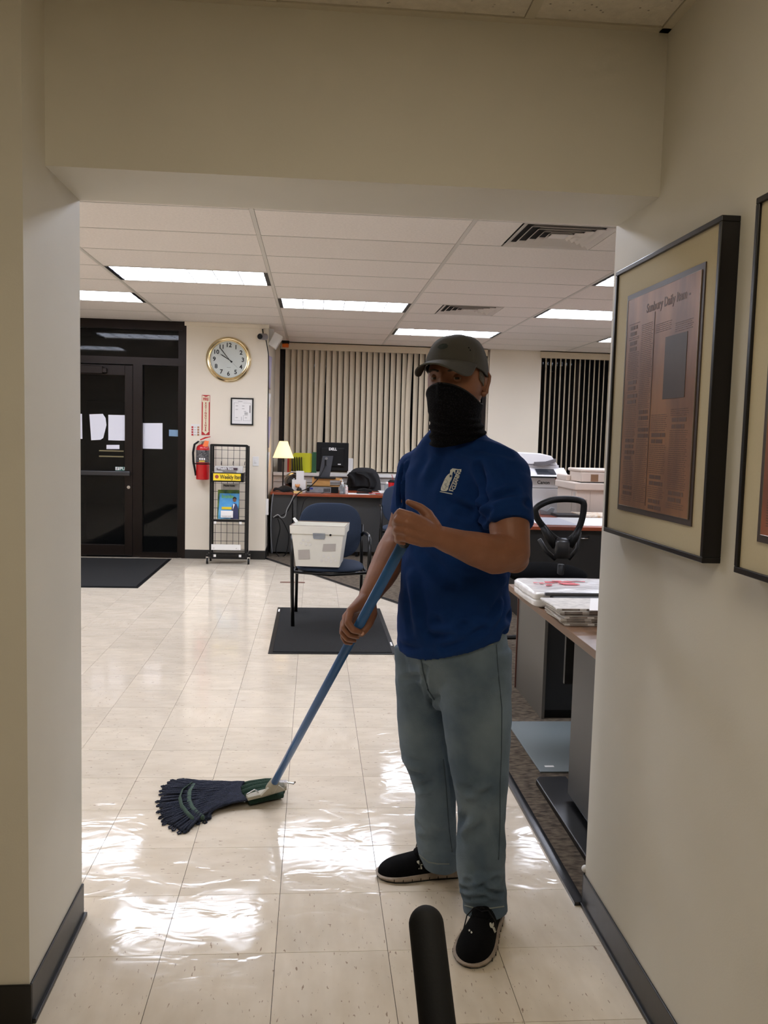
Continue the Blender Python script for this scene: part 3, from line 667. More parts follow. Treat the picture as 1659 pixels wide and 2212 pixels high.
# ================================================================== MATS, TAPE
def rugmat(x0, x1, y0, y1, label, M=MATBLK, h=.009, rim=.03, nm='floor_mat'):
    t = thing(nm, ((x0+x1)/2, (y0+y1)/2, 0), label, 'mat')
    MB().bb(x0+rim, x1-rim, y0+rim, y1-rim, 0, h).build('pile', M, t)
    MB().bb(x0, x1, y0, y0+rim, 0, h*.6).bb(x0, x1, y1-rim, y1, 0, h*.6).bb(x0, x0+rim, y0+rim, y1-rim, 0, h*.6).bb(x1-rim, x1, y0+rim, y1-rim, 0, h*.6).each('rubber_border', BLACK, t, bevel=.002)
    return t
rugmat(-2.75, -1.545, 7.80, 9.64, 'large black entrance mat in front of the glass door')
cm = rugmat(-.27, .56, 5.48, 6.98, 'black mat under the blue armchair')
for x, y in ((-.255, 6.85), (.545, 5.75)): MB().bb(x-.006, x+.006, y-.05, y+.05, .0055, .0065).build('white_tag', PAPER, cm)
gm = thing('chair_mat', (1.5, 3.8, 0), 'smooth grey chair mat between the two right-hand desks', 'mat')
MB().bb(.975, 2.3, 3.48, 4.13, .006, .012).build('sheet', mat('grey_chair_mat', (104, 112, 114), rough=.45, spec=.4), gm, bevel=.002)
MB().bb(1.01, 1.05, 3.53, 3.545, .012, .0125).build('white_tag', PAPER, gm)
tag(MB().bb(-.3, -.065, 8.19, 8.25, 0, .0015).build('tape_strip', mat('brown_tape', (112, 78, 66), rough=.5)), 'short strip of brown tape on the tile floor behind the armchair', 'tape')

# ================================================================== BLUE ARMCHAIR + CRATE
BLUEF = mat('slate_blue_fabric', (40, 52, 72), rough=.95, var=.12, scale=300, bump=.15, bscale=500)
def armchair(cx, cy, rz, label):
    t = thing('guest_armchair', (cx, cy, 0), label, 'chair')
    T = Matrix.Translation((cx, cy, 0)) @ Matrix.Rotation(rz, 4, 'Z')
    def p(x, y, z): return T @ Vector((x, y, z))
    # seat (front toward -y)
    def seat(u, v):
        a = u*2*PI; r = 1-.0
        x = .25*math.copysign(abs(math.cos(a))**.55, math.cos(a)); y = .235*math.copysign(abs(math.sin(a))**.55, math.sin(a))
        k = math.sin(v*PI)**.45 if 0 < v < 1 else 0
        return p(x*k, y*k-.01, .425+.03*(-math.cos(v*PI))+(.015*(1-k) if v > .5 else 0))
    MB().grid(seat, 40, 14, True).build('seat', BLUEF, t, smooth=2)
    def back(u, v):
        a = u*2*PI; k = math.sin(v*PI)**.5 if 0 < v < 1 else 0
        x = .245*math.copysign(abs(math.cos(a))**.62, math.cos(a))*k; zz = .215*math.copysign(abs(math.sin(a))**.7, math.sin(a))*k
        if zz < 0: x *= 1-.06*abs(zz)/.2
        y = .235+.022*(-math.cos(v*PI))+.35*(x**2)*-1+ (zz)*.14
        return p(x, y, .665+zz)
    MB().grid(back, 44, 14, True).build('backrest', BLUEF, t, smooth=2)
    for s in (-1, 1):
        # front leg + armrest in one bent tube
        x = .275*s
        MB().tube([p(x*.97, -.235, .0), p(x, -.24, .25), p(x*1.02, -.235, .5), p(x*1.03, -.215, .60), p(x*1.03, -.17, .655), p(x*1.02, -.08, .668), p(x*1.0, .10, .66), p(x*.96, .19, .655), p(x*.9, .215, .64)], .0135, 12).build('front_leg', BLACKM, t, smooth=2)
        MB().tube([p(x*.93, .30, .0), p(x*.92, .25, .3), p(x*.9, .215, .5), p(x*.9, .23, .72)], .0125, 12).build('rear_leg', BLACKM, t, smooth=2)
        MB().cyl(p(x*.97, -.235, 0), p(x*.97, -.235, .012), .016, 12).build('foot_cap', BLACK, t, smooth=True)
    MB().tube([p(-.262, -.21, .405), p(0, -.235, .392), p(.262, -.21, .405)], .012, 10).tube([p(-.25, .2, .405), p(.25, .2, .405)], .011, 10).tube([p(-.262, -.21, .405), p(-.25, .22, .405)], .011, 10).tube([p(.262, -.21, .405), p(.25, .22, .405)], .011, 10).build('seat_frame', BLACKM, t, smooth=2)
    MB().tube([p(-.245, .225, .66), p(0, .262, .655), p(.245, .225, .66)], .009, 8).build('back_bar', BLACKM, t, smooth=2)
    return t
armchair(.135, 6.5, .0, 'blue armchair on the black mat holding the white crate')
armchair(1.0, 9.3, .0, 'second blue armchair half hidden behind the man')
# crate
TK = Matrix.Translation((.055, 6.38, .452)) @ Matrix.Rotation(-.13, 4, 'Z') @ Matrix.Rotation(.0, 4, 'X')
CR = mat('corrugated_white_plastic', (238, 236, 226), rough=.45, var=.03, scale=6)
cr = thing('mail_crate', (.055, 6.38, .452), 'white plastic mail crate with grey handles standing on the blue armchair', 'crate')
W0, W1, D0, D1, HH = .155, .19, .13, .165, .295
def crp(x, y, z): return TK @ Vector((x, y, z))
def wallq(a, b, c, d_, th): 
    n = (b-a).cross(d_-a).normalized()*th; return MB().poly([a, b, c, d_], n)
cs = [(-1, -1), (1, -1), (1, 1), (-1, 1)]
for k, nm in enumerate(('front_panel', 'side_panel', 'back_panel', 'side_panel')):
    (sx, sy), (tx_, ty) = cs[k], cs[(k+1) % 4]
    wallq(crp(sx*W0, sy*D0, 0), crp(tx_*W0, ty*D0, 0), crp(tx_*W1, ty*D1, HH), crp(sx*W1, sy*D1, HH), .004).build(nm, CR, cr)
MB().poly([crp(-W0, -D0, 0), crp(W0, -D0, 0), crp(W0, D0, 0), crp(-W0, D0, 0)], (0, 0, .004)).build('base', CR, cr)
for k in range(4):
    (sx, sy), (tx_, ty) = cs[k], cs[(k+1) % 4]
    a = crp(sx*W1*1.02, sy*D1*1.02, HH-.055); b = crp(tx_*W1*1.02, ty*D1*1.02, HH-.055); c = crp(tx_*W1*1.04, ty*D1*1.04, HH+.004); d_ = crp(sx*W1*1.04, sy*D1*1.04, HH+.004)
    wallq(a, b, c, d_, .004).build('rim_band', CR, cr, bevel=.001)
MB().tube([crp(sx*W1*1.04, sy*D1*1.04, HH+.004) for sx, sy in cs], .003, 6, closed=True).build('rim_wire', mat('rim_brown_line', (130, 110, 95)), cr)
MB().poly([crp(-W1, D1*.2, HH), crp(-W1, D1, HH), crp(-W1*1.12, D1*.9, HH+.03), crp(-W1*1.12, D1*.3, HH+.03)], (0, 0, .004)).build('loose_flap', CR, cr)
def cf(u, z, o=.007):   # on the slanted front panel
    f = z/HH; return crp(u*(W0+(W1-W0)*f), -(D0+(D1-D0)*f)-(o if z < .23 else o+.008), z)
HG = mat('translucent_grey_handle', (148, 154, 162), rough=.4)
MB().poly([cf(-.14, .205, .007), cf(.28, .205, .006), cf(.31, .215, .006), cf(.31, .248, .008), cf(-.17, .248, .008), cf(-.17, .215, .006)], TK.to_3x3() @ Vector((0, -.004, 0))).build('handle', HG, cr)
MB().lathe([(.008, 0), (.008, .002)], cf(.52, .238, .006), 14, RY).build('dark_hole', BLACK, cr)
LB = mat('label_grey', (190, 184, 178), rough=.6)
MB().poly([cf(-.85, .05), cf(-.32, .055), cf(-.34, .125), cf(-.82, .12)], TK.to_3x3() @ Vector((0, -.001, 0))).build('paper_label', LB, cr)
MB().poly([cf(.22, .115), cf(.78, .12), cf(.77, .175), cf(.25, .17)], TK.to_3x3() @ Vector((0, -.001, 0))).build('paper_label', LB, cr)
g = MB()
for k in range(7):
    for (u, z) in ((-.65+.0, .17), (-.45, .165), (-.28, .165), (-.55, .195), (-.35, .19), (.3, .075), (.5, .065), (.7, .075), (.4, .045), (.6, .035), (.8, .045), (.2, .04)):
        pass
for (u, z) in ((-.68, .17), (-.48, .165), (-.3, .163), (-.58, .193), (-.38, .19), (.28, .08), (.5, .07), (.72, .08), (.4, .05), (.62, .04), (.82, .05), (.2, .045)):
    g.lathe([(.010, 0), (.010, .0012)], cf(u, z, .006), 14, RY)
g.each('embossed_dot', mat('embossed_white', (236, 234, 228), rough=.3), cr)
g = MB()
for k in range(9):
    z = .03+k*.025; 
    g.poly([crp(-(W0+(W1-W0)*z/HH)-.003, -.08+.01*(k % 3), z), crp(-(W0+(W1-W0)*z/HH)-.003, .06-.02*(k % 2), z), crp(-(W0+(W1-W0)*(z+.013)/HH)-.003, .06-.02*(k % 2), z+.013), crp(-(W0+(W1-W0)*(z+.013)/HH)-.003, -.08+.01*(k % 3), z+.013)], (-.001, 0, 0))
stuff(g.build('side_lettering', GREYINK, cr))
g = MB(); 
for a_, b_ in (((-.95, .07), (-.25, .02)), ((-.25, .02), (.15, .09)), ((.15, .09), (.9, .0)), ((-.05, .09), (-.05, .22))):
    g.tube([cf(*a_, .002), cf(*b_, .002)], .0015, 5)
g.each('fold_line', LB, cr)

# ================================================================== DESK WITH THE MONITOR
DT = .735
dk = thing('office_desk', (.6, 10.3, 0), 'cherry topped charcoal desk carrying the monitor and red tumbler', 'desk')
MB().bb(-.235, 1.62, 9.95, 10.72, DT-.032, DT).build('top', CHERRY, dk, bevel=.003)
MB().bb(-.19, 1.58, 10.06, 10.08, .06, DT-.032).build('modesty_panel', DARKGREY, dk)
for x in (-.22, 1.58): MB().bb(x, x+.03, 9.97, 10.70, 0, DT-.032).each('end_panel', DARKGREY, dk)
for x in (.5, 1.1): MB().bb(x, x+.03, 10.03, 10.06, .0, .06).build('foot', BLACK, dk)
rt = thing('desk_return', (-.36, 10.5, 0), 'cherry topped charcoal return beside the clock wall carrying the lamp', 'desk')
MB().bb(-.5, -.24, 10.12, 11.05, DT-.03, DT).build('top', CHERRY, rt, bevel=.003)
MB().bb(-.49, -.245, 10.16, 10.18, .03, DT-.03).bb(-.49, -.47, 10.18, 11.0, 0, DT-.03).bb(-.27, -.245, 10.18, 11.0, 0, DT-.03).each('panel', DARKGREY, rt)
# lamp
lx, ly = -.37, 10.5
lp = thing('table_lamp', (lx, ly, DT), 'small black table lamp with a glowing cream shade', 'lamp')
z0 = at(610, 989, 1, ly).z; z1 = at(610, 953, 1, ly).z
MB().lathe([(.075, DT), (.07, DT+.012), (.018, DT+.03), (.009, DT+.06), (.009, z0-.05), (.014, z0-.04), (.006, z0+.05)], (lx, ly, 0), 20).build('stand', BLACKM, lp, smooth=True)
SH = mat('cream_lamp_shade', (255, 222, 168), rough=.8, emit=1.15)
g = MB()
g.grid(lambda u, v: (lx+(.125+(.048-.125)*v)*math.cos(2*PI*u), ly+(.125+(.048-.125)*v)*math.sin(2*PI*u), z0+(z1-z0)*v), 32, 6, True)
g.build('shade', SH, lp, smooth=True, solid=.002)
MB().sph((lx, ly, z0+.07), .028).build('bulb', mat('warm_bulb', (255, 220, 160), emit=25), lp, smooth=True)
# monitor
MY = 10.30
mo = thing('computer_monitor', (.2, MY, .9), 'black computer monitor seen from the back on a wooden riser', 'monitor')
a = at(684, 955, 1, MY); b = at(752, 1018, 1, MY)
RMo = Matrix.Rotation(.0, 4, 'Z')
MB().bb(a.x, b.x, MY-.02, MY+.02, b.z, a.z).build('housing', BLACK, mo, bevel=.008)
MB().bb(a.x+.05, b.x-.05, MY-.045, MY-.018, b.z+.05, a.z-.06).build('rear_bulge', BLACK, mo, bevel=.012)
MB().bb(a.x+.02, b.x-.02, MY+.02, MY+.022, b.z+.02, a.z-.02).build('screen', mat('dark_screen', (10, 10, 12), rough=.1), mo)
text('DELL', .042, PAPER, mo, ((a.x+b.x)/2-.045, MY-.047, a.z-.078), X_, Z_, bold=.002)
q0 = at(697, 985, 1, MY-.05); q1 = at(720, 985, 1, MY-.05); q2 = at(712, 1031, 1, MY-.05); q3 = at(688, 1031, 1, MY-.05)
MB().poly([q0, q1, q2, q3], (0, -.02, 0)).build('stand_neck', mat('stand_grey', (62, 64, 70), rough=.4), mo, bevel=.004)
qa = at(703, 1000, 1, MY-.072); MB().box(qa, (.022, .004, .075)).build('cable_slot', BLACK, mo, bevel=.005)
MB().lathe([(.016, 0), (.016, .001)], at(705, 994, 1, MY-.072)+Z_*.02, 16, RY).build('stand_emblem', GREYINK, mo)
MB().bb(q3.x-.05, q3.x+.2, MY-.14, MY+.06, q3.z-.012, q3.z+.006).build('stand_base', BLACK, mo, bevel=.004)
MB().box(at(733, 1003, 1, MY-.046), (.035, .003, .012)).build('port_label', PAPER, mo)
bz = q3.z-.012
# riser, tower
rs = thing('wooden_riser', (.16, 10.3, .8), 'small honey coloured wooden shelf box under the monitor', 'box')
WOOD = mat('honey_wood', (196, 146, 82), rough=.5, var=.12, scale=6, stretch=(1, 10, 10))
r0 = at(674, 1050, 1, 10.2); r1 = at(739, 1050, 1, 10.2)
MB().bb(r0.x, r1.x, 10.2, 10.48, bz-.018, bz).bb(r0.x, r0.x+.21, 10.2, 10.215, r0.z, bz-.018).bb(r0.x, r1.x, 10.2, 10.48, r0.z-.002, r0.z+.006).bb(r1.x-.012, r1.x, 10.2, 10.48, r0.z, bz-.018).bb(r0.x, r0.x+.012, 10.215, 10.48, r0.z, bz-.018).build('carcass', WOOD, rs)
MB().cyl((r0.x+.03, 10.198, (r0.z+bz)/2), (r0.x+.03, 10.2, (r0.z+bz)/2), .008, 10).build('screw_hole', INK, rs)
tz = r0.z-.002
pc = thing('computer_tower', (.06, 10.3, DT), 'grey computer tower lying flat with its back panel showing', 'computer')
c0 = at(662, 1060, 1, 10.15).x; c1 = at(715, 1060, 1, 10.15).x; c2 = at(731, 1060, 1, 10.15).x
MB().bb(c0, c2, 10.155, 10.5, DT, tz-.001).build('case', BLACK, pc, bevel=.003)
MB().bb(c0+.002, c1, 10.148, 10.155, DT+.003, tz-.004).build('back_panel', mat('galvanised_panel', (138, 142, 146), rough=.4, metal=.3, var=.1, scale=30), pc)
hh = tz-DT
for k in range(5): MB().bb(c1-.085+k*.016, c1-.076+k*.016, 10.144, 10.148, DT+.012, tz-.02).build('slot_cover', BLACK, pc)
MB().bb(c0+.04, c0+.075, 10.144, 10.148, DT+hh*.55, DT+hh*.8).build('blue_port', mat('port_blue', (40, 60, 150)), pc)
MB().bb(c0+.005, c0+.035, 10.144, 10.148, DT+hh*.2, DT+hh*.8).build('power_socket', BLACK, pc)
# lamp-side clutter
bl = thing('motorcycle_helmet', (-.27, 10.42, DT), 'glossy black helmet with blue lining on the desk return by the lamp', 'helmet')
hb = Vector((-.24, 10.42, DT+.115))
MB().sph(hb, .115, 28, 18, (1, 1.05, .95)).build('shell', mat('gloss_black', (10, 10, 11), rough=.08, coat=1), bl, smooth=True)
MB().tube([hb+Vector((.108*math.cos(t_), -.1, .085*math.sin(t_))) for t_ in np.linspace(0, 2*PI, 20)[:-1]], .004, 6, closed=True).build('rim', mat('grey_trim', (80, 80, 84), rough=.3), bl, smooth=True)
MB().sph(hb+Vector((.06, .0, .075)), .05, 14, 8, (1.1, 1, .5)).build('lining', mat('royal_blue_cloth', (30, 36, 110), rough=.9), bl, smooth=True)
jk = MB(); jk.grid(lambda u, v: (-.47+.25*u, 10.13+.16*v, DT+.014+.05*math.sin(PI*u)**.5*math.sin(PI*min(1, v*1.01))**.5+.012*math.sin(9*u+5*v)), 16, 10)
tag(jk.build('black_cloth', mat('matte_black_cloth', (18, 18, 19), rough=.95), smooth=True, solid=.004), 'crumpled black cloth on the desk return below the lamp', 'cloth')
def stand_paper(u0, v0, u1, v1, Y, label, M=PAPER, th=.002, name='paper_sheet', cat='paper', grp=None):
    a = at(u0, v0, 1, Y); b = at(u1, v1, 1, Y)
    return tag(MB().bb(a.x, b.x, Y, Y+th, max(b.z, DT+.0005) if Y < 11 else b.z, a.z).build(name, M), label, cat, grp)
stand_paper(640, 1017, 656, 1070, 10.24, 'tall white standing leaflet between helmet and monitor')
stand_paper(631, 1036, 660, 1072, 10.2, 'wide white leaflet behind the tiny dog ornament')
stand_paper(656, 1040, 662, 1072, 10.22, 'tan envelope standing right of the white leaflets', mat('tan_paper', (190, 168, 140)), .01, 'envelope', 'envelope')
stand_paper(628, 1018, 648, 1030, 10.55, 'printed receipt leaning behind the helmet', mat('pale_blue_paper', (196, 200, 216)))
dg = thing('dog_ornament', at(646, 1066, 1, 10.17), 'tiny brown and black dog ornament before the white leaflets', 'ornament')
p_ = Vector((at(646, 1066, 1, 10.17).x, 10.17, DT)); TANM = mat('ornament_tan', (214, 150, 90))
MB().sph(p_+Z_*.03, .03, 12, 8, (1, .7, 1)).build('body', INK, dg, smooth=True)
MB().sph(p_+Vector((-.02, -.01, .075)), .022, 12, 8, (1.2, .8, .9)).build('head', TANM, dg, smooth=True)
for s in (-1, 1): MB().sph(p_+Vector((-.02+.022*s, 0, .085)), .012, 10, 6, (.6, .5, 1.1)).build('ear', TANM, dg, smooth=True)
tag(MB().bb(-.23, -.13, 9.99, 10.03, DT, DT+.025).build('sticky_note_pad', mat('cream_pad', (232, 200, 130))), 'cream note pad on the front left corner of the desk', 'note pad')
# document trays / folders on the window ledge
LZ = .925
ft = thing('yellow_chair_back', (-.13, 11.25, LZ), 'bright yellow rounded tray standing on the window ledge', 'tray')
a = at(633, 978, 1, 11.2); b = at(674, 1013, 1, 11.2)
def rrect(x0, x1, z0, z1, r, Y, n=5):
    P = []
    for cx, cz, a0 in ((x1-r, z1-r, 0), (x0+r, z1-r, PI/2), (x0+r, z0+r, PI), (x1-r, z0+r, 1.5*PI)):
        for k in range(n+1): t_ = a0+PI/2*k/n; P.append((cx+r*math.cos(t_), Y, cz+r*math.sin(t_)))
    return P
ft.name = 'yellow_tray'
MB().poly(rrect(a.x, b.x, LZ+.001, a.z, .03, 11.2), (0, .03, 0)).build('panel', mat('acid_yellow_plastic', (214, 214, 40), rough=.4), ft, bevel=.004)
for k, (u0, u1, v0, c, lb) in enumerate(((600, 610, 990, (40, 34, 30), 'dark brown binder leftmost on the window ledge'), (610, 616, 990, (150, 140, 128), 'grey binder second from the left on the window ledge'), (616, 621, 991, (180, 170, 160), 'pale binder between the grey and red folders'), (621, 625, 990, (190, 50, 40), 'red folder on the window ledge left of the yellow tray'), (625, 629, 990, (206, 150, 40), 'mustard folder on the window ledge next to the red one'), (674, 684, 977, (40, 90, 55), 'green folder between the yellow tray and the monitor'))):
    a = at(u0, v0, 1, 11.2); b = at(u1, 1010, 1, 11.2)
    tag(MB().bb(a.x, b.x-.002, 11.18, 11.4, LZ, a.z).build('binder', mat('binder_%d' % k, c), bevel=.002), lb, 'binder', 'binders on the window ledge')
a = at(632, 987, 1, 11.12); b = at(652, 1012, 1, 11.12)
t = thing('file_sorter', (a.x, 11.15, LZ), 'black slotted file sorter in front of the yellow tray', 'file sorter')
for k in range(5): x = a.x+(b.x-a.x)*k/4; MB().poly([(x, 11.13, LZ), (x, 11.19, LZ), (x-.012, 11.19, a.z), (x-.012, 11.13, a.z)], (.01, 0, 0)).build('divider', BLACK, t)
MB().bb(a.x-.02, b.x+.03, 11.13, 11.19, LZ, LZ+.008).build('base', BLACK, t)
o = MB().bb(at(751, 985, 1, 11.2).x, at(763, 985, 1, 11.2).x, 11.2, 11.24, LZ, at(755, 990, 1, 11.2).z).build('paper_box', WHITEP, bevel=.003); tag(o, 'white paper box on the ledge right of the monitor', 'box')
# bottles
def bottle(u, v0, v1, r, Y, M, capM, label, pump=False):
    c = at(u, v1, 1, Y); zt = at(u, v0, 1, Y).z; h = zt-DT
    t = thing('bottle', (c.x, Y, DT), label, 'bottle', 'bottles on the desk')
    if pump:
        MB().lathe([(r*.9, DT), (r, DT+.006), (r, DT+h*.55), (r*.5, DT+h*.66), (r*.35, DT+h*.7)], (c.x, Y, 0), 18).build('body', M, t, smooth=True)
        MB().lathe([(r*.45, DT+h*.68), (r*.45, DT+h*.82), (r*.15, DT+h*.84), (r*.15, DT+h)], (c.x, Y, 0), 14).bb(c.x-.03, c.x+.008, Y-.006, Y+.006, zt-.01, zt).build('pump', capM, t, smooth=True)
    else:
        MB().lathe([(r*.9, DT), (r, DT+.005), (r, DT+h*.75), (r*.6, DT+h*.85)], (c.x, Y, 0), 18).build('body', M, t, smooth=True)
        MB().lathe([(r*.62, DT+h*.84), (r*.62, DT+h)], (c.x, Y, 0), 14).build('cap', capM, t, smooth=True)
    return t
CLEAR = mat('clear_gel', (190, 200, 205), rough=.1, trans=.7, spec=.5)
bottle(739, 1036, 1070, .034, 10.03, CLEAR, WHITEP, 'clear sanitizer pump bottle at the front edge of the desk', True)
bottle(747.5, 1048, 1070, .022, 10.04, mat('red_label_bottle', (170, 70, 70), rgb2=(220, 215, 210), scale=20), WHITEP, 'small red labelled bottle right of the sanitizer pump')
bottle(835, 1041, 1063, .028, 10.5, CLEAR, WHITEP, 'clear glass bottle left of the red tumbler')
tb = thing('red_tumbler', (at(847, 1070, 1, 10.0).x, 10.02, DT), 'red tumbler with black lid and straw on the desk', 'tumbler')
tx0 = at(847, 1070, 1, 10.02).x; tzt = at(847, 1042, 1, 10.02).z
MB().lathe([(.036, DT), (.038, DT+.004), (.05, tzt)], (tx0, 10.02, 0), 24).build('cup', mat('tumbler_red', (206, 26, 34), rough=.3, coat=.4), tb, smooth=True)
MB().lathe([(.052, tzt), (.052, tzt+.012), (.03, tzt+.03), (.01, tzt+.032)], (tx0, 10.02, 0), 24).build('lid', BLACK, tb, smooth=True)
MB().cyl((tx0+.01, 10.02, tzt+.02), (tx0-.01, 10.03, tzt+.09), .004, 8).build('straw', mat('straw_red', (170, 60, 60)), tb)
st = thing('stapler', (at(785, 1068, 1, 10.1).x, 10.1, DT), 'black tape gun lying on papers in the middle of the desk', 'stapler')
sx = at(770, 1068, 1, 10.1).x; ex_ = at(803, 1068, 1, 10.1).x
MB().bb(sx, ex_, 10.08, 10.13, DT+.006, DT+.02).build('base', BLACK, st, bevel=.004)
MB().poly([(sx, 10.085, DT+.03), (sx+.02, 10.085, DT+.055), (sx+.09, 10.085, DT+.07), (ex_, 10.085, DT+.05), (ex_, 10.085, DT+.02)], (0, .04, 0)).build('arm', BLACK, st, bevel=.005)
for k, (u0, u1, Y0, Y1, lb, M_) in enumerate(((752, 812, 10.0, 10.2, 'white papers under the black tape gun', PAPER), (806, 850, 10.21, 10.29, 'white papers left of the red tumbler', PAPER), (820, 880, 10.3, 10.6, 'stack of white forms at the back of the desk', PAPER), (797, 822, 9.97, 10.03, 'flat red envelope at the desk front edge', RED))):
    a = at(u0, 1070, 1, Y0).x; b = at(u1, 1070, 1, Y0).x
    tag(MB().bb(a, b, Y0, Y1, DT+.0056*k, DT+.0056*k+.005).build('loose_papers' if M_ is PAPER else 'envelope', M_), lb, 'papers' if M_ is PAPER else 'envelope')
# desk chair with jacket
oc = thing('desk_chair', (.6, 11.0, 0), 'charcoal desk chair behind the monitor desk with a black jacket over it', 'chair')
CHF = mat('charcoal_fabric', (44, 44, 46), rough=.95, bump=.2, bscale=300)
p0 = at(748, 1012, 1, 10.85); p1 = at(825, 1012, 1, 10.85)
cx = (p0.x+p1.x)/2; hw = (p1.x-p0.x)/2
def cb(u, v):
    a = u*2*PI; k = math.sin(v*PI)**.5 if 0 < v < 1 else 0
    x = hw*math.copysign(abs(math.cos(a))**.6, math.cos(a))*k; z = .3*math.copysign(abs(math.sin(a))**.6, math.sin(a))*k
    x *= 1+.1*(-z/.3)
    return (cx+x, 10.88+.05*(-math.cos(v*PI))-.3*x*x, at(785, 1010, 1, 10.85).z-.3+z)
MB().grid(cb, 40, 14, True).build('backrest', CHF, oc, smooth=2)
MB().bb(cx-.25, cx+.25, 10.9, 11.1, .44, .52).build('seat', CHF, oc, bevel=.03)
MB().cyl((cx, 11.0, .06), (cx, 11.0, .44), .025).build('post', BLACKM, oc)
for k in range(5): a = k*2*PI/5; MB().tube([(cx, 11.0, .09), (cx+.22*math.cos(a), 11.0+.13*math.sin(a), .05)], .014, 8).build('base_leg', BLACK, oc)
for k in range(5): a = k*2*PI/5; MB().sph((cx+.22*math.cos(a), 11.0+.13*math.sin(a), .025), .025).build('caster', BLACK, oc, smooth=True)
jt = thing('black_jacket', (cx, 10.8, .9), 'black jacket draped over the charcoal desk chair', 'jacket')
JM = mat('black_knit', (26, 27, 28), rough=.95, bump=.3, bscale=200)
MB().grid(lambda u, v: (cx-.17+.3*u+.03*math.sin(4*v), 10.80-.02*math.sin(PI*u)-.01*math.sin(12*u+3*v), .765+.19*v+.02*math.sin(PI*u)), 20, 12).build('body', JM, jt, smooth=True, solid=.015)
pts = [(770, 1022), (785, 1026), (797, 1034), (800, 1046), (797, 1058)]
MB().tube([at(u, v, 1, 10.77) for u, v in pts], .02, 10, flat=.6).build('collar', JM, jt, smooth=2)
MB().tube([at(u, v, 1, 10.78) for u, v in ((752, 1024), (762, 1034), (765, 1050))], .025, 10).build('sleeve', JM, jt, smooth=2)
# cables
def cable(pts, r, label, M=BLACK, name='cable', g='cables behind the desk'):
    P = [Vector(p) for p in pts]; out = []
    for i in range(len(P)-1):
        a0, a1, a2, a3 = P[max(i-1, 0)], P[i], P[i+1], P[min(i+2, len(P)-1)]
        for k in range(6):
            t = k/6; out.append(.5*((2*a1)+(a2-a0)*t+(2*a0-5*a1+4*a2-a3)*t*t+(3*a1-3*a2+a3-a0)*t**3))
    out.append(P[-1])
    return tag(MB().tube(out, r, 6).build(name, M, smooth=2), label, 'cable', g)
def CP(l, Y): return [at(u, v, 1, Y) for u, v in l]
cable([at(703, 1005, 1, 10.22), at(690, 1030, 1, 10.1), at(668, 1053, 1, 10.02), at(648, 1063, 1, 9.96)]+CP([(634, 1078), (624, 1100), (612, 1112), (595, 1118)], 9.93), .006, 'thick black cable falling from the monitor stand over the desk corner')
cable(CP([(636, 1068), (628, 1085), (620, 1100), (616, 1115), (608, 1118), (600, 1112), (590, 1118)], 9.9), .005, 'pale grey cable looping down left of the desk', mat('grey_cable', (150, 150, 150), rough=.3))
cable(CP([(588, 1118), (606, 1120), (618, 1140), (624, 1160), (618, 1195), (605, 1203), (596, 1190), (600, 1165), (605, 1140), (600, 1120)], 9.95), .006, 'black cable looping on the front of the desk return down to the floor')
cable([at(700, 1064, 1, 10.12), at(680, 1070, 1, 10.0), at(660, 1078, 1, 9.93), at(652, 1100, 1, 9.93), at(648, 1120, 1, 9.93), at(645, 1150, 1, 10.0)], .0035, 'thin black cable hanging down the front of the main desk')
cable(CP([(590, 1066), (586, 1100), (585, 1150), (588, 1195)], 10.02), .006, 'grey cable running down the clock wall corner', mat('grey_cable2', (130, 132, 138), rough=.3))
bk = thing('warning_beacon', at(617, 733, 1, 11.3), 'small orange beacon hanging from the ceiling grid', 'beacon')
bp = at(617, 733, 1, 11.3); 
MB().bb(bp.x-.045, bp.x+.045, 11.26, 11.34, HC-.035, HC-.001).build('mount', BLACK, bk, bevel=.004)
MB().bb(bp.x-.042, bp.x+.042, 11.265, 11.335, HC-.085, HC-.035).build('lens', mat('orange_lens', (230, 110, 30), rough=.3), bk, bevel=.012)

# ================================================================== COPIER, PRINTER, RIGHT DESK
cpY = 8.9
kp = thing('white_copier', (2.3, cpY+.3, 0), 'large white office copier with a tilted touch panel', 'copier')
def A(u, v, Y=cpY): return at(u, v, 1, Y)
xL = 1.98; xR = A(1211, 1050).x
zb = A(1180, 1029).z; zs = A(1180, 1054).z
WC = mat('copier_white', (226, 224, 226), rough=.4)
MB().bb(xL, xR, cpY, cpY+.62, .03, zs-.004).build('cabinet', WC, kp, bevel=.008)
MB().bb(xL, xR+.02, cpY-.005, cpY+.62, zs, zb).build('upper_body', WC, kp, bevel=.008)
for z in (.25, .42): MB().bb(xL+.01, xR-.01, cpY-.008, cpY, z, z+.15).build('drawer_front', WC, kp, bevel=.004)
pz = A(1180, 1014).z
MB().poly([(xL, cpY-.12, zb), (xL, cpY-.1, zb+.015), (xL, cpY+.08, pz+.02), (xL, cpY+.08, zb)], (xR+.05-xL, 0, 0)).build('control_panel', WC, kp, bevel=.006)
MB().bb(xL, xR+.05, cpY-.124, cpY-.1, zb-.012, zb+.004).build('panel_lip', BLACK, kp, bevel=.003)
nrm = Vector((0, .18, pz+.005-zb)).normalized(); up_ = Vector((0, .18, pz+.005-zb))
b0 = Vector((A(1156, 1025).x, cpY-.09, zb+.022)); MB().poly([b0, b0+X_*.2, b0+X_*.2+up_*.62, b0+up_*.62], (0, -.004, .006)).build('touch_screen', mat('touch_screen', (50, 52, 58), rough=.15), kp)
MB().bb(xL, xR-.01, cpY+.06, cpY+.6, pz, pz+.045).build('scanner', mat('scanner_grey', (200, 198, 202), rough=.4), kp, bevel=.006)
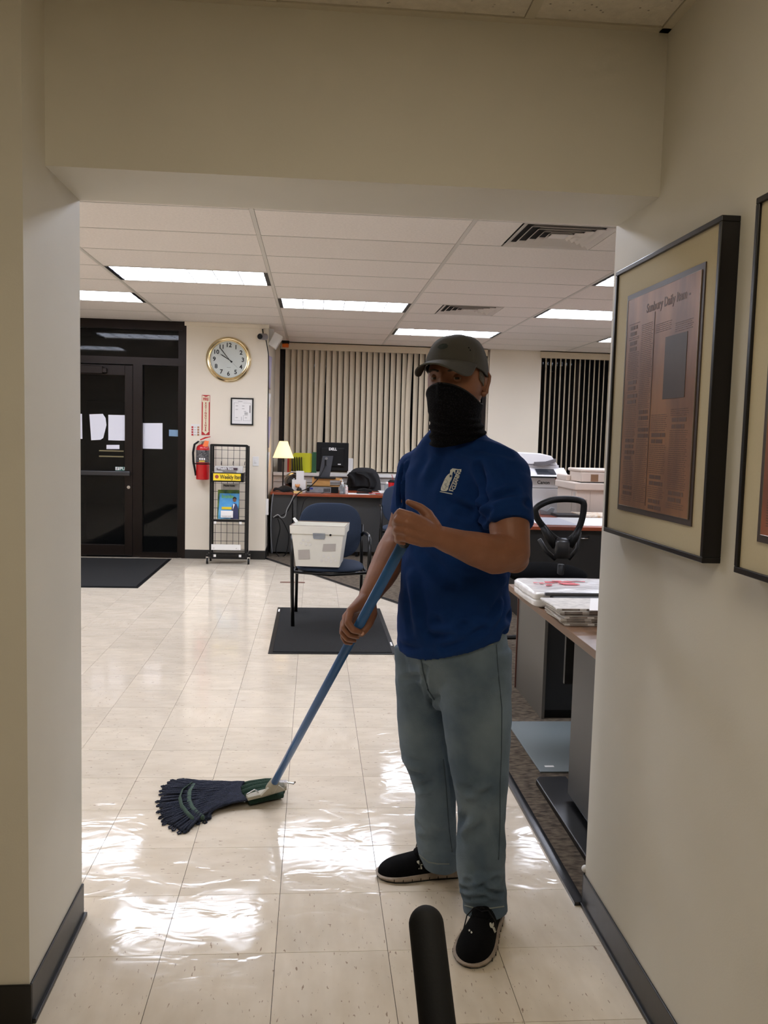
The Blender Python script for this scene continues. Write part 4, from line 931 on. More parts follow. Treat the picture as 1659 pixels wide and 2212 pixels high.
MB().poly([(xL, cpY+.03, pz+.05), (xR-.03, cpY+.03, pz+.05), (xR-.10, cpY+.03, pz+.14), (xR-.22, cpY+.03, pz+.165), (xL, cpY+.03, pz+.17)], (0, .5, 0)).build('document_feeder', WC, kp, bevel=.01)
MB().poly([A(1155, 1006, cpY), A(1155, 998, cpY), A(1180, 997, cpY), A(1201, 991, cpY), A(1202, 997, cpY), A(1185, 1005, cpY)], (0, .04, 0)).build('feeder_slot', mat('feeder_grey', (96, 92, 94), rough=.5), kp)
text('Canon', .05, INK, kp, (A(1160, 1042).x, cpY-.0065, A(1160, 1042).z), X_, Z_, bold=.001)
text('G', .045, RED, kp, (A(1199, 1035).x, cpY-.0065, A(1199, 1035).z), X_, Z_, bold=.003); text('M', .045, RED, kp, (A(1205, 1035).x, cpY-.0065, A(1205, 1035).z), X_, Z_, bold=.003)
MB().bb(A(1198, 1040).x, A(1210, 1040).x, cpY-.0065, cpY-.005, A(1198, 1046).z, A(1198, 1039).z).build('service_label', LB, kp)
for x in (xL+.05, xR-.05): MB().bb(x-.03, x+.03, cpY+.05, cpY+.11, 0, .03).build('foot', BLACK, kp)
pr = thing('beige_printer', (2.8, 8.4, 0), 'beige office printer right of the white copier', 'printer')
PY = 8.0; PXL = at(1246, 1060, 1, PY).x
BP = mat('printer_beige', (208, 194, 182), rough=.5); BP2 = mat('printer_beige_dark', (176, 162, 150), rough=.5)
z_a = at(1270, 1059, 1, PY).z; z_b = at(1270, 1043, 1, PY).z; z_c = at(1270, 1013, 1, PY).z
MB().bb(PXL, PXL+.7, PY, PY+.65, .02, z_a).build('cabinet', BP, pr, bevel=.006)
MB().bb(PXL-.03, PXL+.72, PY-.04, PY+.65, z_a, z_b).build('tray_deck', BP, pr, bevel=.01)
MB().bb(PXL+.03, PXL+.7, PY-.02, PY+.35, z_b+.006, z_c-.03).bb(PXL+.02, PXL+.7, PY-.02, PY+.4, z_c-.03, z_c).build('upper_unit', BP, pr, bevel=.012)
MB().bb(PXL-.02, PXL+.03, PY+.3, PY+.64, z_b, z_b+.06).build('side_lid', BP, pr, bevel=.01)
MB().bb(PXL+.03, PXL+.7, PY-.02, PY+.1, z_b, z_b+.006).build('shadow_gap', INK, pr)
g0 = at(1276, 1036, 1, PY-.02); MB().bb(g0.x, g0.x+.07, PY-.028, PY-.02, z_b+.015, z_c-.05).build('brown_panel', mat('brown_window', (132, 100, 72)), pr)
g = MB()
for k in range(9): g.bb(PXL+.06, PXL+.10, PY-.003, PY, .86-k*.008, .863-k*.008)
for k in range(9): g.bb(PXL+.06, PXL+.10, PY-.003, PY, .76-k*.008, .763-k*.008)
stuff(g.build('vent_grille', INK, pr))
MB().bb(PXL-.003, PXL, PY+.04, PY+.1, .86, .93).build('side_switch', LB, pr)
MB().bb(PXL+.13, PXL+.133, PY-.003, PY, .05, z_a-.01).bb(PXL-.002, PXL, PY+.15, PY+.153, .05, z_a-.01).bb(PXL+.13, PXL+.68, PY-.003, PY, .5, .503).each('seam', BP2, pr)
rd = thing('far_right_desk', (2.3, 7.0, 0), 'cherry topped black desk behind the mesh chair', 'desk'); rd.name = 'cherry_desk'
MB().bb(1.62, 3.2, 6.62, 7.85, .71, .74).build('top', CHERRY, rd, bevel=.003)
MB().bb(1.64, 3.18, 6.68, 6.70, .02, .71).bb(1.64, 1.67, 6.70, 7.8, 0, .71).bb(3.15, 3.18, 6.70, 7.8, 0, .71).each('panel', mat('black_laminate', (30, 29, 29), rough=.5), rd)
hp = at(1260, 1163, 1, 6.66); MB().tube([hp+Vector((-.05, .02, .01)), hp+Vector((-.03, -.01, 0)), hp+Vector((.03, -.01, 0)), hp+Vector((.05, .02, .01))], .006, 8).build('handle', CHROME, rd, smooth=2)
def flat(u0, v0, u1, v1, z, label, M=PAPER, h=.004, name='papers', cat='papers'):
    a = at(u0, v0, 2, z); b = at(u1, v1, 2, z)
    return tag(MB().bb(min(a.x, b.x), max(a.x, b.x), min(a.y, b.y), max(a.y, b.y), z, z+h).build(name, M), label, cat)
flat(1166, 1134, 1248, 1120, .74, 'printed form sheets on the cherry desk seen through the mesh chair', mat('form_paper', (214, 214, 222), var=.05, scale=60))
flat(1254, 1136, 1330, 1121, .7402, 'bright white blotter at the right end of the cherry desk')
flat(1258, 1118, 1330, 1112, .745, 'loose brown and white papers behind the blotter', mat('brown_papers', (190, 160, 120), rgb2=(225, 220, 210), scale=30), .02)
flat(1205, 1117, 1236, 1113, .742, 'dark grey keyboard at the back of the cherry desk', mat('kb_grey', (50, 48, 48)), .02, 'keyboard', 'keyboard')
td = thing('tape_dispenser', at(1182, 1110, 2, .74), 'silver tape dispenser seen through the mesh chair', 'tape dispenser')
tp = at(1182, 1112, 2, .741)
MB().poly([tp+Vector((-.06, 0, 0)), tp+Vector((.05, 0, 0)), tp+Vector((.07, 0, .06)), tp+Vector((.04, 0, .07)), tp+Vector((.0, 0, .035)), tp+Vector((-.07, 0, .05))], (0, .04, 0)).build('body', mat('silver_plastic', (160, 164, 168), rough=.3, metal=.4), td, bevel=.004)
MB().lathe([(.02, 0), (.035, 0), (.035, .03), (.02, .03)], tp+Vector((-.03, .035, .06)), 20, RY).build('tape_roll', mat('tape_roll', (200, 205, 205), rough=.2), td, smooth=True)
# mesh chair
mc = thing('mesh_chair', (1.6, 5.6, 0), 'black mesh back office chair by the right opening edge', 'chair')
MYY = 5.4
fp_ = [(1157, 1100), (1172, 1088), (1195, 1080), (1222, 1078), (1248, 1080), (1260, 1086), (1261, 1100), (1257, 1122), (1250, 1142), (1240, 1158), (1226, 1168), (1208, 1168), (1190, 1156), (1172, 1136), (1160, 1118)]
fr = [at(u, v, 1, MYY+.03*abs(u-1210)/50*-1+.03) for u, v in fp_]
def smoothloop(P, n=5):
    out = []; k = len(P)
    for i in range(k):
        a0, a1, a2, a3 = P[i-1], P[i], P[(i+1) % k], P[(i+2) % k]
        for q in range(n):
            t = q/n; out.append(.5*((2*a1)+(a2-a0)*t+(2*a0-5*a1+4*a2-a3)*t*t+(3*a1-3*a2+a3-a0)*t**3))
    return out
fl = smoothloop(fr)
MB().tube(fl, .021, 10, closed=True).build('back_frame', BLACK, mc, smooth=2)
cen = sum(fl, Vector())/len(fl)
g = MB(); g.add([cen]+fl, [(0, i+1, (i+1) % len(fl)+1) for i in range(len(fl))])
MESHM = mat('black_mesh_fabric', (18, 18, 20), rough=.8, alpha=.5)
g.build('mesh_panel', MESHM, mc, smooth=2)
b1 = at(1213, 1170, 1, MYY-.02)
for pts in (((1172, 1138), (1185, 1160), (1200, 1180)), ((1252, 1140), (1243, 1160), (1230, 1180))):
    MB().tube([at(u, v, 1, MYY-.01) for u, v in pts], [.018, .026, .026], 10).build('spine_arm', BLACK, mc, smooth=2)
MB().tube([at(1215, 1163, 1, MYY-.02), at(1215, 1172, 1, MYY-.03), at(1214, 1206, 1, MYY-.03)], [.035, .05, .052], 14, flat=.4).build('spine_cover', mat('satin_black', (36, 36, 38), rough=.3), mc, smooth=2)
sz = .49
MB().sph((b1.x-.03, MYY+.2, sz+.035), .27, 24, 12, (1, 1, .26)).build('seat', mat('black_seat_fabric', (6, 6, 7), rough=1, spec=.05), mc, smooth=True)
MB().tube([(b1.x, MYY-.03, .62), (b1.x, MYY-.01, sz-.04), (b1.x-.01, MYY+.2, sz-.06)], .022, 10).build('support_bar', BLACK, mc, smooth=2)
for sg, pts in (('a', ((1165, 1165), (1180, 1190), (1200, 1208))), ('b', ((1252, 1150), (1247, 1185), (1228, 1208)))):
    MB().tube([at(u, v, 1, MYY+.1) for u, v in pts], .014, 8).build('armrest_loop', mat('grey_plastic', (34, 34, 36), rough=.5), mc, smooth=2)
MB().cyl((b1.x-.01, MYY+.22, .08), (b1.x-.01, MYY+.22, sz-.04), .025).build('gas_post', BLACKM, mc)
for k in range(5):
    a = k*2*PI/5+.3; e_ = Vector((b1.x-.01+.28*math.cos(a), MYY+.22+.28*math.sin(a), .065))
    MB().tube([(b1.x-.01, MYY+.22, .1), e_], [.022, .014], 8).build('base_leg', BLACK, mc)
    MB().sph(e_-Z_*.033, .026).build('caster', BLACK, mc, smooth=True)
# pedestal desk + near desk
pd = thing('file_pedestal', (1.6, 4.45, 0), 'low charcoal file pedestal behind the grey chair mat', 'cabinet')
MB().bb(1.165, 1.18, 4.18, 4.735, .006, .58).build('side_panel', mat('grey_brown_laminate', (92, 88, 82), rough=.4), pd)
MB().bb(1.18, 1.62, 4.19, 4.73, .05, .58).build('carcass', mat('dark_drawer', (34, 34, 34), rough=.5), pd)
MB().bb(1.18, 1.62, 4.2, 4.73, .006, .05).build('plinth', BLACK, pd)
MB().bb(1.165, 1.64, 4.18, 4.74, .58, .6).build('top', BLACK, pd, bevel=.002)
MB().bb(1.158, 1.165, 4.735, 4.745, .006, .58).build('edge_band', mat('dark_cherry_edge', (84, 48, 36)), pd)
nd = thing('near_desk', (1.3, 3.1, 0), 'walnut topped desk with newspapers right of the man', 'desk')
NZ = .745
MB().bb(.895, 1.75, 2.52, 3.86, NZ-.028, NZ).build('top', WALNUT, nd, bevel=.002)
MB().bb(1.0, 1.03, 2.56, 3.17, .05, NZ-.028).build('leg_panel', mat('dark_leg_laminate', (70, 70, 68), rough=.45), nd)
MB().bb(1.05, 1.72, 3.44, 3.46, .40, NZ-.028).build('modesty_panel', mat('dark_drawer2', (34, 34, 34), rough=.5), nd)
MB().poly([(.925, 3.36, .006), (.945, 3.39, .006), (1.06, 3.39, .006), (1.06, 2.54, .006), (.925, 2.54, .006)], (0, 0, .022)).build('foot', BLACKM, nd, bevel=.004)
MB().bb(1.72, 1.75, 2.56, 3.45, .006, NZ-.028).build('rear_leg', DARKGREY, nd)
# plastic wrapped bundle
BU = mat('clear_plastic_wrap', (230, 228, 226), rough=.22, coat=.6, var=.03, scale=12, bump=.5, bscale=22)
nb = thing('wrapped_bundle', (1.2, 3.6, NZ), 'bundle of papers wrapped in clear plastic with red print', 'bundle')
pzs = NZ+.002
bx0, bx1, by0, by1, bz0, bz1 = .868, 1.45, 3.29, 3.67, NZ+.002, NZ+.062
def bund(u, v):
    # v: 0 bottom..1 top centre, u around
    a = u*2*PI; cs_ = math.copysign(abs(math.cos(a))**.16, math.cos(a)); sn = math.copysign(abs(math.sin(a))**.16, math.sin(a))
    pr_ = [(0, 0), (.96, 0), (1, .12), (1.0, .45), (.985, .5), (1.0, .56), (1.0, .86), (.97, .98), (.9, 1), (.5, 1.01), (0, 1.01)]
    i = min(int(v*10), 9); f = v*10-i; k = pr_[i][0]*(1-f)+pr_[i+1][0]*f; z = pr_[i][1]*(1-f)+pr_[i+1][1]*f
    x = (bx0+bx1)/2+(bx1-bx0)/2*cs_*k; y = (by0+by1)/2+(by1-by0)/2*sn*k; zz = bz0+(bz1-bz0)*z
    nz_ = noise.noise(Vector((x*14, y*14, zz*30)))*.006
    return (x+nz_, y+nz_, max(bz0, zz+nz_*.4))
MB().grid(bund, 96, 31, True).build('plastic_wrap', BU, nb, smooth=2)
REDI = mat('red_print', (216, 90, 100), rough=.5)
for k, (u, v, ww, hh_) in enumerate(((1166, 1262, .05, .02), (1184, 1267, .06, .015), (1205, 1261, .11, .04), (1252, 1262, .2, .05))):
    c_ = at(u, v, 2, bz1); g = MB()
    for q in range(6 if k > 1 else 3):
        xx = c_.x-ww/2+random.random()*ww*.6; yy = c_.y-hh_+random.random()*hh_*2
        g.bb(xx, xx+ww*.35, yy, yy+.012, bz1+.004, bz1+.0052)
    stuff(g.build('red_print', REDI, nb))
tr = thing('document_tray', (1.2, 3.22, NZ), 'black open document tray between the wrapped bundle and the newspapers', 'tray')
MB().bb(.925, 1.5, 3.215, 3.275, NZ, NZ+.058).build('bin', BLACK, tr, bevel=.006)
MB().bb(.905, 1.5, 3.262, 3.28, NZ+.056, NZ+.068).build('rim', mat('grey_rim', (86, 86, 90), rough=.3), tr, bevel=.003)
# newspaper stack: each folded paper is its own thing
NPW = [mat('newsprint_%d' % k, c, rough=.85, var=.12, scale=40) for k, c in enumerate(((206, 202, 196), (186, 180, 172), (168, 160, 150)))]
NPD = mat('newsprint_photo', (92, 80, 70), rgb2=(150, 140, 130), rough=.8, scale=16)
npl = ['topmost folded newspaper with a white inner sheet', 'second newspaper from the top of the near stack', 'third newspaper from the top of the near stack', 'fourth newspaper from the top of the near stack', 'lower newspaper in the near stack with dark fold', 'next to lowest newspaper in the near stack', 'lowest newspaper in the near stack, reddish edge']
for k in range(7):
    z = NZ+.0005+(6-k)*.0085
    x0 = .88+random.uniform(-.008, .008)+.003*k-(.012 if k == 0 else 0); y0 = 2.985+random.uniform(-.012, .012); y1 = 3.205; x1 = 1.42
    t = thing('folded_newspaper', (1.1, 3.05, z), npl[k]+' on the walnut desk', 'newspaper', 'stack of folded newspapers on the near desk')
    R = []
    for q in range(13):
        f = q/12; y = y0+(y1-y0)*f
        rr = []
        for s_ in range(10):   # rounded fold at the -x side
            a = PI/2+PI*s_/9; rr.append(Vector((x0+.004+.004*math.cos(a)+.004*math.sin(5*f+k), y, z+.0042+.0038*math.sin(a))))
        rr += [Vector((x1, y, z+.0004)), Vector((x1, y, z+.008))]
        R.append(rr)
    MB().rings(R).build('fold', NPW[k % 3], t, smooth=True)
    g = MB()
    for q in range(4): g.bb(x0+.02+q*.09, x0+.085+q*.09, y0-.0012, y0+.001, z+.002, z+.0075)
    g.each('photo_edge', NPD, t)
tag(MB().poly([(.98, 2.955, NZ+.0605), (1.4, 2.94, NZ+.0605), (1.4, 3.19, NZ+.0605), (1.06, 3.19, NZ+.0605)], (0, 0, .002)).build('inner_sheet', PAPER), 'white sheet lying on top of the near newspaper stack', 'paper')
tag(MB().poly([(1.07, 2.72, NZ+.0008), (1.45, 2.70, NZ+.0008), (1.45, 2.9, NZ+.0008), (1.02, 2.87, NZ+.0008)], (0, 0, .001)).build('loose_sheet', PAPER), 'loose white sheet on the walnut top in front of the newspapers', 'paper')
# ================================================================== CORRIDOR: FRAMED PLATES
FRM = mat('black_aluminium_frame', (30, 27, 26), rough=.3, metal=.4)
MATB = mat('cream_mat_board', (196, 184, 152), rough=.8, var=.01, scale=200)
def wall_picture(y0, y1, z0, z1, iy0, iy1, iz0, iz1, plate, label):
    """y0 near edge .. y1 far edge on the right wall"""
    t = thing('framed_newspaper_plate', (RW, (y0+y1)/2, (z0+z1)/2), label, 'picture frame', 'framed newspaper plates on the right wall')
    xf = .80; w_ = .012
    for nm, a, b, c, d_ in (('frame_rail', y0, y1, z1-w_, z1), ('frame_rail', y0, y1, z0, z0+w_), ('frame_stile', y0, y0+w_, z0+w_, z1-w_), ('frame_stile', y1-w_, y1, z0+w_, z1-w_)):
        MB().bb(xf, RW, a, b, c, d_).build(nm, FRM, t, bevel=.0015)
    MB().bb(xf+.006, xf+.012, y0+w_, y1-w_, z0+w_, z1-w_).build('mat_board', MATB, t)
    MB().bb(xf+.003, xf+.006, iy0, iy1, iz0, iz1).build('inner_border', mat('umber_border', (62, 50, 44), rough=.4), t)
    b = .014
    pl = MB().bb(xf+.001, xf+.003, iy0+b, iy1-b, iz0+b, iz1-b).build('plate', plate, t)
    MB().tube([(xf+.0015, iy0+b, iz0+b), (xf+.0015, iy1-b, iz0+b), (xf+.0015, iy1-b, iz1-b), (xf+.0015, iy0+b, iz1-b)], .0012, 5, closed=True).build('silver_fillet', mat('silver_fillet', (150, 140, 128), rough=.3, metal=.7), t)
    return t, pl, (iy0+b, iy1-b, iz0+b, iz1-b)
COPPER = mat('aged_copper_plate', (158, 112, 76), rgb2=(112, 76, 54), rough=.38, metal=.12, scale=4, detail=3, stretch=(1, 3, 1))
CINK = mat('etched_brown_print', (92, 64, 46), rough=.5)
def newsprint(pl, R, title, seed):
    y0, y1, z0, z1 = R; W = y1-y0; Hh = z1-z0; x = .8008; rr = random.Random(seed)
    def pt(u, v): return (x, y1-W*u, z0+Hh*v)   # u left->right as read, v up
    text(title, .030, CINK, pl, pt(.30, .925), (0, -1, 0), Z_, ext=.0002, bold=.0006)
    g = MB()
    def bar(u0, u1, v0, v1):
        u = u0
        while u < u1:
            e = min(u1, u+(.018+.05*rr.random())*(2 if v1-v0 > .01 else 1)); bar1(u, e, v0, v1); u = e+.008
    def bar1(u0, u1, v0, v1): a = pt(u0, v0); b = pt(u1, v1); g.bb(x-.0002, x+.0004, b[1], a[1], a[2], b[2])
    cols = ((.04, .22), (.24, .42), (.45, .68), (.72, .95))
    for ci, (a, b) in enumerate(cols):
        v = .88-.02*ci
        while v > .03:
            if ci >= 2 and .44 < v < .80 and ci == 2 or (ci == 3 and .46 < v < .78): v -= .01; continue
            k = rr.random()
            if k < .07:
                for q in range(2): bar(a+.02, b-rr.random()*.06, v-.022, v-.004); v -= .028
            else:
                L = b-a; bar(a, b-rr.random()*.03, v-.0042, v-.0016); v -= .0088
    stuff(g.build('text_lines', CINK, pl))
    MB().bb(x-.0006, x+.0002, pt(.88, 0)[1], pt(.60, 0)[1], pt(0, .50)[2], pt(0, .77)[2]).build('photo_block', mat('plate_photo_%d' % seed, (66, 52, 44), rough=.45, metal=.1, var=.1, scale=14), pl)
    MB().bb(x-.0004, x+.0002, pt(.435, 0)[1], pt(.425, 0)[1], pt(0, .02)[2], pt(0, .9)[2]).build('column_rule', CINK, pl)
t1, pl1, R1 = wall_picture(1.712, 2.325, 1.155, 1.856, 1.780, 2.232, 1.224, 1.778, COPPER, 'framed copper newspaper plate on the right wall, whole in view, left one')
newsprint(pl1, R1, 'Sunbury Daily Item -', 3)
t2, pl2, R2 = wall_picture(.965, 1.577, 1.158, 1.852, 1.03, 1.503, 1.226, 1.776, mat('reddish_copper_plate', (160, 96, 66), rgb2=(120, 72, 54), rough=.38, metal=.12, scale=5), 'framed copper newspaper plate cut off by the right picture edge')
newsprint(pl2, R2, 'The Daily Item', 5)

# ================================================================== FOREGROUND POLE
def cz(u, v, z): return Vector((0, 0, CAMH))+(RX*((u-829.5)/FPX)-UX*((v-1106)/FPX)+FX)*z
pa = cz(921, 1998, .78); pb = cz(945, 2212, .735)
dirp = (pb-pa).normalized(); foot = pa+dirp*(pa.z/-dirp.z)
RUB = mat('black_foam_rubber', (9, 9, 10), rough=.75, spec=.25, bump=.05, bscale=300)
pole = thing('grip_pole', foot, 'black rubber grip pole leaning up in the near foreground at the bottom edge', 'pole')
P = []; Rr = []
for k in range(8): a_ = PI/2*k/8; P.append(pa-dirp*.0158*math.cos(a_)*1.05); Rr.append(.0158*math.sin(a_)+1e-4)
P += [pa, pa+dirp*.42]; Rr += [.0158, .0158]
MB().tube(P, Rr, 32).build('grip', RUB, pole, smooth=2)
MB().tube([pa+dirp*.42, foot+Vector((0, 0, .03))], .012, 16).build('tube', mat('grey_metal_tube', (120, 120, 122), rough=.3, metal=.8), pole, smooth=2)
MB().lathe([(.03, 0), (.03, .02), (.016, .05)], (foot.x, foot.y, 0), 20).build('rubber_foot', BLACK, pole, smooth=True)

# ================================================================== MOP
HL = Vector((-.126, 3.16, .099)); HT = Vector((.2435, 2.075, 1.19))-(Vector((.2435, 2.075, 1.19))-Vector((-.126, 3.16, .099))).normalized()*.045     # handle ends
HD = (HT-HL).normalized()
BLUEH = mat('blue_mop_handle', (38, 92, 148), rough=.35, coat=.2)
mp_ = thing('string_mop', (-.3, 3.18, 0), 'string mop with a blue handle, held by the man, navy strands fanned on the floor', 'mop')
MB().tube([HL-HD*.02, HL+HD*.3, HT], [.0132, .0135, .014], 20).build('handle', BLUEH, mp_, smooth=2)
hk = (at(873, 1177, 1, 2.10)-HL).dot(HD)
MB().tube([HL+HD*(hk-.02), HL+HD*(hk+.0)], .0152, 20).build('grip_sleeve', BLACK, mp_, smooth=2)
FLO = lambda u, v, z=.012: at(u, v, 2, z)
CLP = mat('grey_plastic_clamp', (164, 158, 140), rough=.45)
MB().tube([HL-HD*.05, HL-HD*.03, HL+HD*.015], [.022, .021, .0175], 18).build('socket', CLP, mp_, smooth=2)
cl0 = FLO(533, 1727, .03); cl1 = FLO(617, 1704, .05); ax = (cl1-cl0).normalized(); side = ax.cross(Z_).normalized()
MB().poly([cl0-side*.016, cl0+side*.016-Z_*0, cl0+ax*.06+side*.02, cl1+side*.016, cl1-side*.016, cl0+ax*.06-side*.02], (0, 0, .014)).build('clamp_bar', CLP, mp_, bevel=.003)
MB().poly([HL-HD*.05-ax*.045-Z_*.012, HL-HD*.05+ax*.05-Z_*.012, HL-HD*.02+ax*.02, HL-HD*.02-ax*.022], side*.018).build('clamp_web', CLP, mp_, bevel=.003)
MB().tube([cl1+Vector((-.03, 0, .02)), cl1+Vector((0, 0, .026)), cl1+Vector((.03, 0, .02)), cl1+Vector((.035, -.01, .03))], .004, 8).bb(cl1.x-.03, cl1.x+.005, cl1.y-.012, cl1.y+.012, cl1.z+.012, cl1.z+.03).build('chrome_latch', CHROME, mp_)
MB().tube([cl0+Z_*.02, cl0+ax*.03+Z_*.03, cl0+ax*.045+Z_*.016], .003, 8).build('wire_spring', CHROME, mp_)
GRN = mat('dark_green_mop_band', (24, 52, 38), rough=.95, bump=.5, bscale=180)
g = MB()
for k, (a, b, r) in enumerate((((512, 1700), (600, 1687), .014), ((515, 1708), (606, 1692), .018), ((522, 1716), (608, 1698), .02), ((530, 1724), (612, 1706), .02), ((538, 1732), (610, 1716), .017))):
    p0 = FLO(*a, r+.001); p1 = FLO(*b, r+.001); g.tube([p0, p0.lerp(p1, .3)+Z_*.004, p0.lerp(p1, .7)+Z_*.004, p1], [r*.8, r, r, r*.8], 12)
g.build('headband', GRN, mp_, smooth=2)
NAVY = mat('navy_mop_yarn', (32, 38, 56), rough=.95, var=.25, scale=60, bump=.8, bscale=260)
NAVY2 = mat('grey_navy_mop_yarn', (46, 52, 66), rough=.95, var=.25, scale=60, bump=.8, bscale=260)
start = [(528, 1690), (519, 1702), (522, 1716), (534, 1728)]
endc = [(418, 1688), (395, 1684), (372, 1688), (356, 1700), (350, 1720), (347, 1742), (350, 1762), (362, 1776), (382, 1788), (400, 1798), (420, 1778), (455, 1768)]
def cur(L, f):
    x = f*(len(L)-1); i = min(int(x), len(L)-2); q = x-i; return (L[i][0]*(1-q)+L[i+1][0]*q, L[i][1]*(1-q)+L[i+1][1]*q)
ga, gb = MB(), MB()
rr = random.Random(4)
NS = 190
for k in range(NS):
    f = (k+.5)/NS; s0 = cur(start, f); e0 = cur(endc, min(1, max(0, f+rr.uniform(-.012, .012))))
    lay = (k*7) % 3; zz = .004+.006*lay
    sc_ = 1+rr.uniform(-.03, .03)
    top = (470-25*f, 1689+52*f+6*math.sin(f*PI))
    P0 = FLO(s0[0], s0[1], .02+.012*(lay == 2)); P3 = FLO(470+(e0[0]-470)*sc_, e0[1], .0045+.002*lay)
    P1 = FLO(top[0], top[1], .012+.009*lay+.012*math.sin(PI*f))
    pts = []
    for q in range(15):
        t = q/14; p = (1-t)**2*P0+2*t*(1-t)*(P1*1.0)+t*t*P3
        wv = .0035*math.sin(t*9+k*1.7)*t; p = p+Vector((wv*.3, wv, 0)); p.z = max(.0042, p.z+.002*math.sin(t*14+k))
        pts.append(p)
    (ga if k % 3 else gb).tube(pts, .0042, 6)
    if k % 9 == 4:   # looped end
        c = P3; d_ = (pts[-1]-pts[-3]).normalized(); n_ = Vector((-d_.y, d_.x, 0))
        (ga).tube([c, c+d_*.014+n_*.006, c+d_*.02, c+d_*.014-n_*.008, c+d_*.002-n_*.006], .003, 6)
stuff(ga.build('mop_strands', NAVY, mp_, smooth=2)); stuff(gb.build('mop_strands', NAVY2, mp_, smooth=2))
GB = mat('green_grey_stitch_band', (64, 84, 72), rough=.95, bump=.4, bscale=300)
for L in ([(413, 1692), (394, 1706), (388, 1722), (392, 1741), (404, 1757), (416, 1769)], [(418, 1693), (409, 1710), (408, 1728), (414, 1743), (425, 1754), (437, 1764)]):
    P = [FLO(u, v, .024+.004*math.sin(PI*i/5)) for i, (u, v) in enumerate(L)]
    P = [P[0]-Z_*.015]+P+[P[-1]-Z_*.012]
    MB().tube(P, .0085, 8, flat=.25).build('tail_band', GB, mp_, smooth=2)
# ================================================================== THE MAN
def PX(u, v, Y): return at(u, v, 1, Y)
def axes(th):
    return Vector((-math.sin(th), -math.cos(th), 0)), Vector((math.cos(th), -math.sin(th), 0))   # forward, his left
def fuse(mb, voxel, it=4, fac=.5):
    me = bpy.data.meshes.new('tmp'); me.from_pydata(mb.v, [], mb.f)
    bm = bmesh.new(); bm.from_mesh(me); bmesh.ops.recalc_face_normals(bm, faces=bm.faces); bm.to_mesh(me); bm.free()
    o = bpy.data.objects.new('tmp', me); COL.objects.link(o)
    r = o.modifiers.new('r', 'REMESH'); r.mode = 'VOXEL'; r.voxel_size = voxel
    s = o.modifiers.new('s', 'SMOOTH'); s.factor = fac; s.iterations = it
    dg = bpy.context.evaluated_depsgraph_get(); ne = bpy.data.meshes.new_from_object(o.evaluated_get(dg))
    bpy.data.objects.remove(o); return ne
def arr(me):
    n = len(me.vertices); co = np.empty(n*3, np.float32); me.vertices.foreach_get('co', co)
    no = np.empty(n*3, np.float32); me.vertices.foreach_get('normal', no); return co.reshape(-1, 3), no.reshape(-1, 3)
def put(me, co): me.vertices.foreach_set('co', co.astype(np.float32).ravel()); me.update()
def segd(co, a, b):
    a = np.array(a); b = np.array(b); ab = b-a; t = np.clip(((co-a)@ab)/(ab@ab), 0, 1); return np.linalg.norm(co-(a+t[:, None]*ab), axis=1), t
def bvh_of(me): return BVHTree.FromPolygons([v.co for v in me.vertices], [tuple(p.vertices) for p in me.polygons])
def hit(bv, u, v, off=0):
    o_ = Vector((0, 0, CAMH)); d_ = (RX*((u-829.5)/FPX)-UX*((v-1106)/FPX)+FX).normalized()
    loc, nr, i, ds = bv.ray_cast(o_, d_)
    if loc is None: return None
    if nr.dot(d_) > 0: nr = -nr
    return loc+nr*off
def folds(me, bv, L):
    """L: (u0,v0,u1,v1,width,amp) creases measured on the cloth"""
    co, no = arr(me); d = np.zeros(len(co))
    for (u0, v0, u1, v1, w_, am) in L:
        a = hit(bv, u0, v0); b = hit(bv, u1, v1)
        if a is None or b is None: continue
        ds, t = segd(co, a, b); x = ds/(w_*.95)
        am = am*3.0
        d += am*(np.exp(-x*x)-.55*np.exp(-((x-1.75)/.8)**2))*(.35+.65*np.sin(PI*np.clip(t, .02, .98)))
    put(me, co+no*d[:, None])
def cloth_noise(me, amp, sc):
    co, no = arr(me); d = np.array([noise.noise(Vector((float(p[0])*sc[0], float(p[1])*sc[1], float(p[2])*sc[2]))) for p in co])
    put(me, co+no*(d*amp)[:, None])
def ell(c, a, b, F, L, n=40, p=1.0, tilt=0):
    out = []
    for k in range(n):
        an = 2*PI*k/n; x = math.copysign(abs(math.cos(an))**p, math.cos(an)); y = math.copysign(abs(math.sin(an))**p, math.sin(an))
        out.append(c+L*a*x+F*b*y+Z_*tilt*y)
    return out

MAN = thing('person', (.42, 2.45, 0), 'man in blue t-shirt, jeans, grey cap and black face gaiter holding the mop', 'person')
SKIN = mat('tanned_skin', (140, 95, 72), rough=.5, var=.08, scale=18, bump=.08, bscale=250, spec=.4)
SKIN.node_tree.nodes['Principled BSDF'].inputs['Subsurface Weight'].default_value = .06
SKIN.node_tree.nodes['Principled BSDF'].inputs['Subsurface Radius'].default_value = (.01, .004, .002)
SHIRT = mat('royal_navy_cotton', (14, 48, 102), rough=.95, var=.06, scale=30, bump=.12, bscale=500, spec=.2)
DENIM = mat('faded_denim', (78, 96, 112), rgb2=(110, 126, 138), rough=.9, scale=7, bump=.25, bscale=420)
CAPM = mat('grey_cap_cloth', (70, 68, 62), rough=.9, bump=.2, bscale=500)
GAIT = voro_dots(mat('black_gaiter_knit', (13, 13, 16), rough=.95, spec=.1), 190, (30, 30, 35), .0, .5, bump=.5)
F, L = axes(math.radians(42)); HF, HLf = axes(math.radians(31))

